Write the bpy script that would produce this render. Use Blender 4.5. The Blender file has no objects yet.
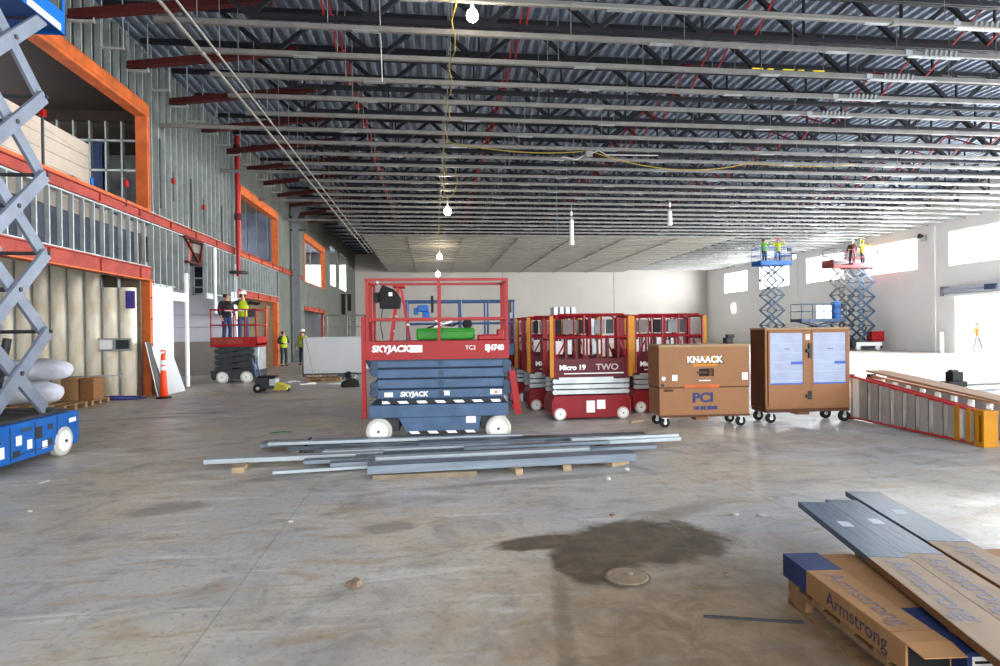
import bpy, bmesh, math, random
from mathutils import Vector, Matrix, Euler
random.seed(7)
PI = math.pi
S = bpy.context.scene
COL = S.collection

# ------------------------------------------------------------------ camera
def make_camera():
    f, h = 590.0, 1.72
    d = Vector(((432 - 500) / f, -(329.5 - 333) / f, -1.0)).normalized()   # depth axis of the hall seen by the lens
    u = Vector((-0.012, 1.0, 0.0)); u.z = (d.x * u.x + d.y * u.y) / -d.z; u.normalize()
    x = d.cross(u)
    R = Matrix((x, d, u))
    cd = bpy.data.cameras.new('camera'); cam = bpy.data.objects.new('camera', cd); COL.objects.link(cam)
    M = R.to_4x4(); M.translation = Vector((0, 0, h)); cam.matrix_world = M
    cd.sensor_width = 36; cd.lens = 36 * f / 1000; cd.clip_start = 0.05; cd.clip_end = 500
    S.camera = cam
make_camera()

# ------------------------------------------------------------------ light
W = bpy.data.worlds.new('world'); S.world = W; W.use_nodes = True
bg = W.node_tree.nodes['Background']; bg.inputs[0].default_value = (0.96, 0.98, 1.0, 1); bg.inputs[1].default_value = 3.5
S.view_settings.view_transform = 'Standard'; S.view_settings.look = 'None'
S.view_settings.gamma = 1.0; S.view_settings.use_curve_mapping = False
S.view_settings.exposure = 1.1
S.cycles.use_denoising = True
S.cycles.max_bounces = 8; S.cycles.diffuse_bounces = 6; S.cycles.sample_clamp_indirect = 8

def portal(name, loc, rot, sx, sy):
    l = bpy.data.lights.new(name, 'AREA'); l.shape = 'RECTANGLE'; l.size = sx; l.size_y = sy
    l.cycles.is_portal = True
    o = bpy.data.objects.new(name, l); COL.objects.link(o); o.location = loc; o.rotation_euler = rot
    return o
portal('daylight_from_open_front', (11, -9.9, 4.6), (PI / 2, 0, 0), 42, 9.2)
portal('daylight_from_roll_doors', (30.5, 18.5, 4.0), (0, PI / 2, 0), 8, 26)

def daylight(name, loc, sy, sz, energy, tilt=0.0, col=(.93, .97, 1.0)):
    l = bpy.data.lights.new(name, 'AREA'); l.shape = 'RECTANGLE'; l.size = sz; l.size_y = sy; l.energy = energy; l.color = col
    o = bpy.data.objects.new(name, l); COL.objects.link(o); o.location = loc; o.rotation_euler = (0, PI / 2 - tilt, 0)
for a, c in ((53.75, 58.1), (47.05, 51.5), (40.3, 44.66), (33.7, 38.1), (27.0, 31.4), (20.3, 24.7), (13.6, 18.0), (6.9, 11.3), (.2, 4.6)):
    daylight('daylight_through_window', (30.9, (a + c) / 2, 6.1), c - a, 1.9, 1500 if a > 30 else 900, .0)
for a, c in ((26.9, 31.0), (20.2, 24.6), (13.6, 18.0), (6.9, 11.3)):  # lamps at the doors out of view are added to brighten the hall
    daylight('added_daylight_roll_door', (42.0 if a > 26 else 31.2, (a + c) / 2, 2.6 if a > 26 else 1.75), 9.0 if a > 26 else c - a, 5.0 if a > 26 else 3.1, 5200 if a > 26 else 1700, .0)

# ------------------------------------------------------------------ materials
def lin(c):
    return tuple(((v / 255) / 12.92 if v / 255 <= .04045 else ((v / 255 + .055) / 1.055) ** 2.4) for v in c) + (1,)
MATS = {}
def mat(name, rgb, rough=.6, metal=0.0, var=.12, scale=6.0, bump=0.0, emit=0.0, alpha=None, stretch=None, rgb2=None):
    if name in MATS: return MATS[name]
    m = bpy.data.materials.new(name); m.use_nodes = True
    nt = m.node_tree; N = nt.nodes; L = nt.links
    b = N['Principled BSDF']
    b.inputs['Roughness'].default_value = rough; b.inputs['Metallic'].default_value = metal
    if not metal: b.inputs['Specular IOR Level'].default_value = .28
    c = lin(rgb)
    tc = N.new('ShaderNodeTexCoord'); nz = N.new('ShaderNodeTexNoise')
    nz.inputs['Scale'].default_value = scale; nz.inputs['Detail'].default_value = 5; nz.inputs['Roughness'].default_value = .6
    src = tc.outputs['Object']
    if stretch:
        mp = N.new('ShaderNodeMapping'); mp.inputs['Scale'].default_value = stretch; L.new(src, mp.inputs[0]); src = mp.outputs[0]
    L.new(src, nz.inputs['Vector'])
    mx = N.new('ShaderNodeMix'); mx.data_type = 'RGBA'
    lo = lin(rgb2) if rgb2 else tuple(v * (1 - var * 1.6) for v in c[:3]) + (1,)
    hi = c if rgb2 else tuple(min(1, v * (1 + var)) for v in c[:3]) + (1,)
    mx.inputs[6].default_value = lo; mx.inputs[7].default_value = hi
    rp = N.new('ShaderNodeMapRange'); rp.inputs[1].default_value = .3; rp.inputs[2].default_value = .7
    L.new(nz.outputs[0], rp.inputs[0]); L.new(rp.outputs[0], mx.inputs[0]); L.new(mx.outputs[2], b.inputs['Base Color'])
    if bump:
        bp = N.new('ShaderNodeBump'); bp.inputs['Strength'].default_value = bump; bp.inputs['Distance'].default_value = .02
        L.new(nz.outputs[0], bp.inputs['Height']); L.new(bp.outputs[0], b.inputs['Normal'])
    if emit:
        b.inputs['Emission Color'].default_value = c; b.inputs['Emission Strength'].default_value = emit
    if alpha is not None: b.inputs['Alpha'].default_value = alpha
    MATS[name] = m
    return m

steel = mat('galvanized_steel', (176, 182, 184), .42, .55, .16, 3)
channel_m = mat('channel_steel', (124, 123, 120), .5, .35, .15, 2)
stud_m = mat('stud_steel', (168, 176, 176), .45, .35, .15, 3)
joist_m = mat('joist_paint', (26, 28, 35), .6, 0, .2, 3)
primer = mat('red_primer', (146, 60, 50), .65, 0, .22, 2.5)
primer_d = mat('dark_red_primer', (72, 20, 20), .65, 0, .2, 2.5)
orange = mat('orange_primer', (192, 96, 46), .6, 0, .22, 2)
deck_m = mat('deck_metal', (134, 146, 164), .45, .25, .15, .8)
white_wall = mat('white_wall_paint', (240, 237, 232), .8, 0, .03, .4)
back_wall_m = mat('tilt_up_wall_paint', (178, 173, 166), .8, 0, .05, .3)
drywall = mat('drywall', (188, 190, 192), .8, 0, .04, 1)
sheath = mat('grey_sheathing', (92, 96, 88), .75, .1, .15, 1.2)
slab_m = mat('upper_slab', (120, 112, 104), .85, 0, .1, 1)
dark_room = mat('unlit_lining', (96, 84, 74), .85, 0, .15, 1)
brown_fascia = mat('brown_fascia', (42, 29, 23), .75, 0, .2, 1)
ins_m = mat('insulation_facing', (250, 244, 230), .9, 0, .12, 2.2, .6, rgb2=(224, 206, 170), stretch=(1, 1, .5))
red = mat('lift_red', (148, 8, 12), .4, 0, .08, 3)
crimson = mat('crimson_paint', (132, 8, 24), .42, 0, .1, 3)
maroon = mat('maroon_panel', (84, 8, 20), .45, 0, .12, 3)
slate = mat('slate_blue_paint', (70, 94, 124), .5, 0, .14, 4)
slate_d = mat('dark_slate_paint', (54, 72, 96), .5, 0, .14, 4)
blue = mat('lift_blue', (14, 92, 172), .4, 0, .08, 3)
arm_grey = mat('arm_grey_paint', (112, 120, 134), .45, 0, .12, 3)
charcoal = mat('charcoal_paint', (52, 54, 58), .5, 0, .2, 4)
black = mat('black_rubber', (24, 24, 25), .7, 0, .2, 6)
tyre_w = mat('pale_rubber', (196, 192, 184), .75, 0, .12, 8)
hub_w = mat('white_hub_paint', (238, 238, 236), .5, 0, .05, 6)
white = mat('white_paint', (240, 240, 238), .6, 0, .03, 4)
yellow = mat('yellow_paint', (184, 124, 18), .5, 0, .1, 4)
tan = mat('tan_paint', (138, 96, 62), .55, 0, .06, 2)
tan_d = mat('dark_tan_paint', (84, 50, 30), .6, 0, .1, 2)
cardboard = mat('cardboard', (158, 118, 80), .85, 0, .14, 3, .1)
cardboard_d = mat('dark_cardboard', (126, 86, 54), .85, 0, .14, 3, .1)
navy = mat('navy_print', (38, 52, 96), .6, 0, .2, 5)
wrap = mat('plastic_wrap', (196, 198, 208), .3, 0, .12, 5, .4)
pw = mat('wrapped_papers', (150, 160, 184), .35, 0, .1, 2.5, .15)
wood = mat('pallet_wood', (134, 102, 70), .85, 0, .2, 4, .2, stretch=(1, 6, 6))
timber = mat('timber_block', (168, 146, 118), .85, 0, .15, 5)
green = mat('green_plastic', (34, 122, 26), .45, 0, .1, 4)
grass_blue = mat('blue_tarp', (70, 78, 150), .7, 0, .15, 6)
cord_y = mat('yellow_cord_sheath', (150, 128, 44), .6, 0, .05, 4)
cord_w = mat('pale_cord_sheath', (190, 190, 188), .6, 0, .05, 4)
conduit_m = mat('conduit_metal', (136, 134, 126), .45, .3, .06, 2)
bulb_m = mat('lit_bulb', (255, 240, 214), .3, 0, 0, 1, emit=26)
glass = mat('window_glass', (232, 238, 242), .05, 0, 0, 1, alpha=.12)
dark_glass = mat('dark_glass', (34, 38, 46), .1, 0, .1, 2)
vest_y = mat('hi_vis_yellow', (164, 182, 24), .7, 0, .05, 8)
vest_g = mat('hi_vis_green', (84, 150, 40), .7, 0, .05, 8)
vest_o = mat('hi_vis_orange', (240, 140, 70), .7, 0, .05, 8)
skin_m = mat('skin', (196, 146, 116), .6, 0, .05, 8)
denim = mat('denim', (52, 66, 100), .8, 0, .12, 12)
denim_l = mat('pale_denim', (130, 146, 176), .8, 0, .1, 12)
dark_cloth = mat('dark_cloth', (44, 44, 50), .85, 0, .12, 12)
orange_pl = mat('safety_orange', (238, 74, 30), .5, 0, .05, 4)
fibre_red = mat('fibreglass_red', (186, 40, 44), .5, 0, .1, 3)
fibre_tan = mat('fibreglass_tan', (206, 150, 96), .55, 0, .1, 3)
alum = mat('aluminium', (186, 184, 180), .4, .6, .12, 4)
paper = mat('paper', (236, 236, 234), .8, 0, .02, 8)
dusty = mat('dry_clod', (140, 120, 102), .95, 0, .2, 12, .5)
door_dark = mat('grey_door_paint', (92, 100, 108), .6, 0, .1, 1)
ceil_panel = mat('ceiling_board', (168, 162, 148), .85, 0, .06, .5)
hair_m = mat('dark_hair', (40, 30, 24), .7, 0, .1, 10)

def stripe_mat(name, c1, c2, sx):
    m = bpy.data.materials.new(name); m.use_nodes = True; N = m.node_tree.nodes; L = m.node_tree.links; b = N['Principled BSDF']
    tc = N.new('ShaderNodeTexCoord'); wv = N.new('ShaderNodeTexWave'); wv.inputs['Scale'].default_value = sx; wv.bands_direction = 'DIAGONAL'
    wv.wave_profile = 'SAW'
    L.new(tc.outputs['Object'], wv.inputs[0])
    r = N.new('ShaderNodeMath'); r.operation = 'GREATER_THAN'; r.inputs[1].default_value = .5; L.new(wv.outputs[1], r.inputs[0])
    mx = N.new('ShaderNodeMix'); mx.data_type = 'RGBA'; mx.inputs[6].default_value = lin(c1); mx.inputs[7].default_value = lin(c2)
    L.new(r.outputs[0], mx.inputs[0]); L.new(mx.outputs[2], b.inputs['Base Color']); b.inputs['Roughness'].default_value = .6
    return m
hazard = stripe_mat('hazard_stripe', (18, 18, 20), (238, 238, 236), 2.2)

def floor_mat():
    m = bpy.data.materials.new('concrete_slab'); m.use_nodes = True; nt = m.node_tree; N = nt.nodes; L = nt.links; b = N['Principled BSDF']
    tc = N.new('ShaderNodeTexCoord'); P = tc.outputs['Object']
    def noise(sc, det=6, rough=.6, vec=None, dist=0):
        n = N.new('ShaderNodeTexNoise'); n.inputs['Scale'].default_value = sc; n.inputs['Detail'].default_value = det
        n.inputs['Roughness'].default_value = rough; n.inputs['Distortion'].default_value = dist; L.new(vec or P, n.inputs[0]); return n.outputs[0]
    def mapping(sc, loc=(0, 0, 0), rot=(0, 0, 0), vec=None):
        q = N.new('ShaderNodeMapping'); q.inputs['Scale'].default_value = sc; q.inputs['Location'].default_value = loc; q.inputs['Rotation'].default_value = rot
        L.new(vec or P, q.inputs[0]); return q.outputs[0]
    def rng(x, a, c, o0=0, o1=1):
        r = N.new('ShaderNodeMapRange'); r.interpolation_type = 'SMOOTHSTEP'
        r.inputs[1].default_value = a; r.inputs[2].default_value = c; r.inputs[3].default_value = o0; r.inputs[4].default_value = o1
        L.new(x, r.inputs[0]); return r.outputs[0]
    def math_(op, x, y=None, v=None):
        q = N.new('ShaderNodeMath'); q.operation = op; L.new(x, q.inputs[0])
        if y is not None: L.new(y, q.inputs[1])
        elif v is not None: q.inputs[1].default_value = v
        return q.outputs[0]
    def mix(fac, a, c):
        q = N.new('ShaderNodeMix'); q.data_type = 'RGBA'; L.new(fac, q.inputs[0])
        if isinstance(a, tuple): q.inputs[6].default_value = a
        else: L.new(a, q.inputs[6])
        if isinstance(c, tuple): q.inputs[7].default_value = c
        else: L.new(c, q.inputs[7])
        return q.outputs[2]
    # base trowelled concrete, cool grey to warm grey
    col = mix(rng(noise(.35, 5), .38, .62), lin((174, 174, 174)), lin((188, 177, 160)))
    col = mix(math_('MULTIPLY', rng(noise(1.6, 8, .65, dist=1.2), .45, .75), v=.85), col, lin((124, 121, 120)))
    streak = noise(2.2, 6, .6, mapping((.35, 2.2, 1), rot=(0, 0, .5)), dist=.8)
    col = mix(math_('MULTIPLY', rng(streak, .52, .72), v=.65), col, lin((212, 209, 207)))
    streak2 = noise(3.0, 6, .65, mapping((.5, 2.0, 1), loc=(4, 9, 0), rot=(0, 0, -.7)), dist=1.0)
    col = mix(math_('MULTIPLY', rng(streak2, .5, .7), v=.7), col, lin((162, 140, 112)))
    fine = noise(22, 4, .7)
    col = mix(math_('MULTIPLY', rng(fine, .5, .75), v=.6), col, lin((112, 106, 100)))
    # earth tracked in towards the pallet, wet stain with a ragged rim
    def ell(cx, cy, rx, ry, rot=0, amt=.55, sc=2.2, soft=.18):
        q = N.new('ShaderNodeMapping'); q.vector_type = 'TEXTURE'
        q.inputs['Location'].default_value = (cx, cy, 0); q.inputs['Rotation'].default_value = (0, 0, rot); q.inputs['Scale'].default_value = (rx, ry, 1)
        L.new(P, q.inputs[0])
        ln = N.new('ShaderNodeVectorMath'); ln.operation = 'LENGTH'; L.new(q.outputs[0], ln.inputs[0])
        nn = math_('MULTIPLY', math_('SUBTRACT', noise(sc, 7, .62, dist=.7), v=.5), v=amt * 2.4)
        return rng(math_('ADD', ln.outputs['Value'], nn), 1.0 - soft, 1.0 + soft, 1, 0)
    earth = math_('MAXIMUM', ell(1.9, 3.0, 1.6, 1.25, 0, .7, 1.6, .6), math_('MULTIPLY', ell(.2, 3.0, 1.5, .8, 0, 1.1, 2.2, .5), v=.3))
    col = mix(math_('MULTIPLY', earth, v=.85), col, mix(rng(noise(4, 7, .7, dist=.6), .38, .66), lin((110, 88, 58)), lin((146, 122, 90))))
    s1 = ell(1.62, 4.55, .74, .5, .1, .42, 2.6, .16); s2 = ell(1.12, 4.2, .26, .42, .2, .4, 3.5, .2); s3 = ell(.88, 4.66, .42, .16, .1, .35, 5, .2)
    s4 = ell(.71, 3.2, .05, .95, -.17, .9, 9, .5); s5 = ell(2.2, 5.2, .75, .14, .5, .5, 4, .5)
    wet = math_('MAXIMUM', math_('MAXIMUM', s1, s2), s3)
    soft = math_('MULTIPLY', math_('MAXIMUM', s4, s5), v=.42)
    wet_all = math_('MAXIMUM', wet, soft)
    wet_c = mix(rng(noise(5, 6, .7), .35, .7), lin((58, 49, 36)), lin((98, 82, 60)))
    col = mix(math_('MULTIPLY', wet_all, v=.92), col, wet_c)
    other = None
    for a in ((-1.75, 7.15, .45, .12, .1), (-4.9, 13.2, .9, .12, 0), (-6.2, 12.6, 1.2, .12, .1), (-3.4, 15.2, 1.0, .14, .1), (-2.6, 6.1, .35, .2, .3), (-.4, 5.2, .25, .15, .2), (1.2, 6.6, 1.2, .1, .15)):
        e = ell(*a, .5, 3, .3); other = e if other is None else math_('MAXIMUM', other, e)
    col = mix(math_('MULTIPLY', other, v=.55), col, lin((104, 98, 94)))
    # sawn joints
    sep = N.new('ShaderNodeSeparateXYZ'); L.new(P, sep.inputs[0])
    def joint(out, off, per):
        t = math_('SUBTRACT', out, v=off); t = math_('DIVIDE', t, v=per); t = math_('FRACT', math_('ADD', t, v=.5)); t = math_('ABSOLUTE', math_('SUBTRACT', t, v=.5))
        t = math_('MULTIPLY', t, v=per)
        return rng(t, .003, .009, 1, 0)
    j = math_('MAXIMUM', joint(sep.outputs[0], -1.32, 4.6), joint(sep.outputs[1], 6.1, 5.2))
    col = mix(math_('MULTIPLY', j, v=.4), col, lin((104, 96, 88)))
    L.new(col, b.inputs['Base Color'])
    ro = rng(noise(.9, 6, .6), .3, .7, .34, .6)
    L.new(math_('SUBTRACT', ro, math_('MULTIPLY', wet, v=-.1)), b.inputs['Roughness'])
    b.inputs['Specular IOR Level'].default_value = .55
    bp = N.new('ShaderNodeBump'); bp.inputs['Strength'].default_value = .12; bp.inputs['Distance'].default_value = .02; L.new(noise(9, 6, .6), bp.inputs['Height']); L.new(bp.outputs[0], b.inputs['Normal'])
    return m

# ------------------------------------------------------------------ mesh helpers
class MB:
    def __init__(s): s.v = []; s.f = []
    def add(s, vs, fs):
        o = len(s.v); s.v += [tuple(v) for v in vs]; s.f += [tuple(i + o for i in f) for f in fs]; return s
    def box(s, x0, x1, y0, y1, z0, z1):
        return s.add([(x0, y0, z0), (x1, y0, z0), (x1, y1, z0), (x0, y1, z0), (x0, y0, z1), (x1, y0, z1), (x1, y1, z1), (x0, y1, z1)],
                     [(0, 3, 2, 1), (4, 5, 6, 7), (0, 1, 5, 4), (1, 2, 6, 5), (2, 3, 7, 6), (3, 0, 4, 7)])
    def obox(s, c, size, eul=(0, 0, 0)):
        M = Euler(eul).to_matrix(); c = Vector(c); a = [Vector((i * size[0] / 2, j * size[1] / 2, k * size[2] / 2)) for k in (-1, 1) for j in (-1, 1) for i in (-1, 1)]
        v = [c + M @ p for p in a]
        return s.add(v, [(0, 2, 3, 1), (4, 5, 7, 6), (0, 1, 5, 4), (1, 3, 7, 5), (3, 2, 6, 7), (2, 0, 4, 6)])
    def bar(s, p, q, w, h, up=(0, 0, 1)):
        p = Vector(p); q = Vector(q); d = (q - p).normalized(); u = Vector(up)
        if abs(d.dot(u)) > .98: u = Vector((0, 1, 0))
        x = d.cross(u).normalized(); u = x.cross(d).normalized()
        vs = []
        for e in (p, q):
            for a, b_ in ((-1, -1), (1, -1), (1, 1), (-1, 1)): vs.append(e + x * (a * w / 2) + u * (b_ * h / 2))
        return s.add(vs, [(0, 1, 2, 3), (7, 6, 5, 4), (0, 4, 5, 1), (1, 5, 6, 2), (2, 6, 7, 3), (3, 7, 4, 0)])
    def tube(s, pts, r, n=8):
        pts = [Vector(p) for p in pts]; rings = []
        rr = r if isinstance(r, (list, tuple)) else [r] * len(pts)
        px = None
        for i, p in enumerate(pts):
            d = ((pts[min(i + 1, len(pts) - 1)] - pts[max(i - 1, 0)])).normalized()
            if px is None:
                u = Vector((0, 0, 1)) if abs(d.z) < .9 else Vector((1, 0, 0)); px = d.cross(u).normalized()
            else:
                px = (px - d * px.dot(d)).normalized()
            py = d.cross(px)
            rings.append([p + (px * math.cos(2 * PI * k / n) + py * math.sin(2 * PI * k / n)) * rr[i] for k in range(n)])
        vs = [v for R_ in rings for v in R_]; fs = []
        for i in range(len(rings) - 1):
            for k in range(n): fs.append((i * n + k, i * n + (k + 1) % n, (i + 1) * n + (k + 1) % n, (i + 1) * n + k))
        fs.append(tuple(reversed(range(n)))); fs.append(tuple((len(rings) - 1) * n + k for k in range(n)))
        return s.add(vs, fs)
    def lathe(s, prof, o=(0, 0, 0), axis='z', n=20):
        o = Vector(o); vs = []; fs = []
        for r, t in prof:
            for k in range(n):
                a = 2 * PI * k / n; c, d = r * math.cos(a), r * math.sin(a)
                vs.append(o + Vector({'z': (c, d, t), 'y': (c, t, d), 'x': (t, c, d)}[axis]))
        for i in range(len(prof) - 1):
            for k in range(n): fs.append((i * n + k, i * n + (k + 1) % n, (i + 1) * n + (k + 1) % n, (i + 1) * n + k))
        fs.append(tuple(reversed(range(n)))); fs.append(tuple((len(prof) - 1) * n + k for k in range(n)))
        return s.add(vs, fs)
    def prism(s, poly, axis, a, b_):
        n = len(poly)
        def P(u, v, t): return {'x': (t, u, v), 'y': (u, t, v), 'z': (u, v, t)}[axis]
        vs = [P(u, v, a) for u, v in poly] + [P(u, v, b_) for u, v in poly]
        fs = [tuple(range(n)), tuple(reversed(range(n, 2 * n)))] + [(i, n + i, n + (i + 1) % n, (i + 1) % n) for i in range(n)]
        return s.add(vs, fs)
    def build_each(s, name, m, parent):
        # every disjoint piece becomes a part of its own
        par = list(range(len(s.v)))
        def fd(a):
            while par[a] != a: par[a] = par[par[a]]; a = par[a]
            return a
        for f in s.f:
            for k in f[1:]: par[fd(k)] = fd(f[0])
        gr = {}
        for f in s.f: gr.setdefault(fd(f[0]), []).append(f)
        out = []
        for fs in gr.values():
            ids = sorted({i for f in fs for i in f}); mp = {i: k for k, i in enumerate(ids)}
            out.append(MB().add([s.v[i] for i in ids], [tuple(mp[i] for i in f) for f in fs]).build(name, m, parent))
        return out
    def build(s, name, m, parent=None, bevel=0, smooth=False, subd=0):
        me = bpy.data.meshes.new(name); me.from_pydata(s.v, [], s.f); me.materials.append(m)
        bm = bmesh.new(); bm.from_mesh(me); bmesh.ops.recalc_face_normals(bm, faces=bm.faces); bm.to_mesh(me); bm.free()
        if smooth:
            for p in me.polygons: p.use_smooth = True
        o = bpy.data.objects.new(name, me); COL.objects.link(o)
        if parent: o.parent = parent
        if bevel:
            q = o.modifiers.new('edge', 'BEVEL'); q.width = bevel; q.segments = 2; q.limit_method = 'ANGLE'
        if subd:
            q = o.modifiers.new('round', 'SUBSURF'); q.levels = subd; q.render_levels = subd
        return o
def tag(o, label, cat, group=None, kind=None):
    o['label'] = label; o['category'] = cat
    if group: o['group'] = group
    if kind: o['kind'] = kind
    return o
def thing(name, label, cat, loc=(0, 0, 0), rz=0, group=None):
    o = bpy.data.objects.new(name, None); COL.objects.link(o); o.location = loc; o.rotation_euler = (0, 0, rz); o.empty_display_size = .1
    return tag(o, label, cat, group)
def struct(name, mb, m, parent=None, bevel=0):
    o = mb.build(name, m, parent, bevel)
    if parent is None: o['kind'] = 'structure'
    return o
def dup(root, loc, rz=None, label=None):
    r = root.copy(); COL.objects.link(r); r.location = loc
    if rz is not None: r.rotation_euler = (0, 0, rz)
    if label: r['label'] = label
    for ch in list(root.children):
        c = ch.copy(); COL.objects.link(c); c.parent = r
        for g in ch.children:
            d = g.copy(); COL.objects.link(d); d.parent = c
    return r
def text(name, s, size, m, parent, loc, rot, ext=.004, align='CENTER', sx=1.0, bold=0.0, shear=0.0):
    cu = bpy.data.curves.new(name, 'FONT'); cu.body = s; cu.size = size; cu.extrude = ext; cu.align_x = align; cu.align_y = 'CENTER'; cu.offset = bold; cu.shear = shear
    t = bpy.data.objects.new('tmp', cu); COL.objects.link(t)
    bpy.context.view_layer.update()
    me = bpy.data.meshes.new_from_object(t.evaluated_get(bpy.context.evaluated_depsgraph_get()))
    bpy.data.objects.remove(t); me.materials.clear(); me.materials.append(m)
    o = bpy.data.objects.new(name, me); COL.objects.link(o); o.parent = parent; o.location = loc; o.rotation_euler = rot; o.scale = (sx, 1, 1)
    return o
FRONT = (PI / 2, 0, 0)        # lettering that faces the camera end of the hall

# ------------------------------------------------------------------ shell
XL, XR, YB, ZD = -7.76, 30.2, 62.0, 9.6
struct('floor', MB().box(-14, 46, -12, 64, -.2, 0), floor_mat())
def deck():
    mb = MB(); x = -14.0; prof = []
    while x < XR + .4:
        prof += [(x, ZD), (x + .1, ZD), (x + .14, ZD + .09), (x + .26, ZD + .09)]; x += .3
    vs = [(a, y, z) for y in (-10, 63) for a, z in prof]; n = len(prof)
    mb.add(vs, [(i, i + 1, n + i + 1, n + i) for i in range(n - 1)])
    mb.box(-14, XR + .4, -10, 63, ZD + .3, ZD + .4)
    return mb
struct('ceiling', deck(), deck_m)
struct('wall_back', MB().box(-8.3, XR + .3, YB, YB + .3, 0, ZD + .3).box(-14, -8.3, YB, YB + .3, 0, 5.0).box(-14, -8.3, YB, YB + .3, 8.5, ZD + .3).box(-14, -13.4, YB, YB + .3, 5.0, 8.5), back_wall_m)
wb_ = MB()
for x in (-13.4, -12.4, -11.4, -10.35, -9.3, -8.34): wb_.box(x, x + .06, YB + .05, YB + .15, 5.0, 8.5)
wb_.box(-13.4, -8.3, YB + .05, YB + .15, 5.0, 5.06).box(-13.4, -8.3, YB + .05, YB + .15, 8.44, 8.5)
w12 = struct('window_12', wb_, white); MB().box(-13.4, -8.3, YB + .09, YB + .1, 5.0, 8.5).build('pane', glass, w12)
# windows and roll doors pierce the east side; nearer unseen doors added for daylight
wins = [(53.75, 58.1), (47.05, 51.5), (40.3, 44.66), (33.7, 38.1), (27.0, 31.4), (20.3, 24.7), (13.6, 18.0), (6.9, 11.3), (.2, 4.6)]
doors = [(26.9, 31.0), (20.2, 24.6), (13.6, 18.0), (6.9, 11.3)]
def right_wall():
    mb = MB(); x0, x1 = XR, XR + .3
    mb.box(x0, x1, -10, YB + .3, 7.07, ZD + .3)
    def row(z0, z1, holes, ya=-10.0, yb=YB):
        y = ya
        for a, c in sorted(holes):
            mb.box(x0, x1, y, a, z0, z1); y = c
        mb.box(x0, x1, y, yb, z0, z1)
    row(5.09, 7.07, wins); mb.box(x0, x1, -10, YB, 3.3, 5.09); row(0, 3.3, doors)
    return mb
struct('wall_right', right_wall(), white_wall)
for i, (a, c) in enumerate(wins[:5]):
    w = struct('window_%d' % (i + 1), MB().box(XR + .1, XR + .16, a, a + .06, 5.09, 7.07).box(XR + .1, XR + .16, c - .06, c, 5.09, 7.07)
               .box(XR + .1, XR + .16, a, c, 5.09, 5.15).box(XR + .1, XR + .16, a, c, 7.01, 7.07).box(XR + .1, XR + .16, (a + c) / 2 - .03, (a + c) / 2 + .03, 5.09, 7.07), white)
    MB().box(XR + .12, XR + .13, a + .06, c - .06, 5.15, 7.01).build('pane', glass, w)
d1 = struct('door_1', MB().box(XR - .03, XR + .05, 26.75, 26.9, 0, 3.4).box(XR - .03, XR + .05, 31.0, 31.15, 0, 3.4).box(XR - .03, XR + .05, 26.75, 31.15, 3.3, 3.42), white)
# pilasters on the east side
for i, y in enumerate((32.6, 46.0)):
    struct('trim_%d' % (i + 1), MB().box(XR - .06, XR + .01, y - .25, y + .25, 0, 7.6), white_wall)
for i, x in enumerate((7.5, 19.6)):
    struct('trim_%d' % (i + 3), MB().box(x - .03, x + .03, YB - .02, YB + .01, 0, 7.7), channel_m)
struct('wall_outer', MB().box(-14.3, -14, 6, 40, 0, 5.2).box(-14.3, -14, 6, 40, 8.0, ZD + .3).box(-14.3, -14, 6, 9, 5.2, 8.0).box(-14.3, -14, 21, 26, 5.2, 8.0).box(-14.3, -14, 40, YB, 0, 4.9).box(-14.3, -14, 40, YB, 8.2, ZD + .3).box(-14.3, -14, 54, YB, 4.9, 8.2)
       .box(-14, XL - .3, 5.7, 6, 0, ZD + .3), dark_room)  # unseen upper gaps are cut to let daylight brighten the rooms
struct('wall_left_near', MB().box(XL - .2, XL, -10, 6.0, 0, ZD), sheath)
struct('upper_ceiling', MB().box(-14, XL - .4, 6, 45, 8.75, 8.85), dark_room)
struct('upper_floor', MB().box(-14, XL - .25, 6, YB, 4.45, 4.75), slab_m)

# finished ceiling field at the far end
def ceil_field():
    mb = MB().box(-4.3, 20.5, 38.0, 61.9, 7.68, 7.74)
    return mb
cf = struct('ceiling_board_field', ceil_field(), ceil_panel)
mb = MB(); y = 38.0
while y < 61.9: mb.box(-4.3, 20.5, y - .05, y + .05, 7.62, 7.68); y += 1.22
for x in (-1.5, 2.1, 5.7, 9.3, 12.9, 16.5): mb.box(x - .04, x + .04, 38, 61.9, 7.63, 7.685)
mb.build('grid_bar', channel_m, cf)

# ------------------------------------------------------------------ roof steel
def joist(y, lab):
    t = thing('roof_joist', lab, 'joist', (0, y, 0), 0, 'open web roof joists')
    x0, x1, zb, zt = -7.6, XR - .05, 8.45, 9.5
    MB().box(x0, x1, -.06, -.01, zt - .06, zt + .06).box(x0, x1, .01, .06, zt - .06, zt + .06).build('top_chord', joist_m, t)
    MB().box(x0 + 3.8, x1 - 1.2, -.06, -.01, zb - .06, zb + .04).box(x0 + 3.8, x1 - 1.2, .01, .06, zb - .06, zb + .04).build('bottom_chord', joist_m, t)
    w = MB(); x = x0 + 2.57; up = True; p = 1.26
    while x + p < x1:
        a, c = ((x, 0, zt), (x + p, 0, zb)) if up else ((x, 0, zb), (x + p, 0, zt))
        w.bar(a, c, .09, .1)
        if up: w.bar((x + p, 0, zb), (x + p, 0, zt), .05, .05)
        x += p; up = not up
    w.build('web', joist_m, t)
    return t
jy = 7.6; j0 = joist(jy, 'dark painted open web joist spanning the hall under the corrugated deck')
y = jy + 1.83
while y < 61: dup(j0, (0, y, 0)); y += 1.83
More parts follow.
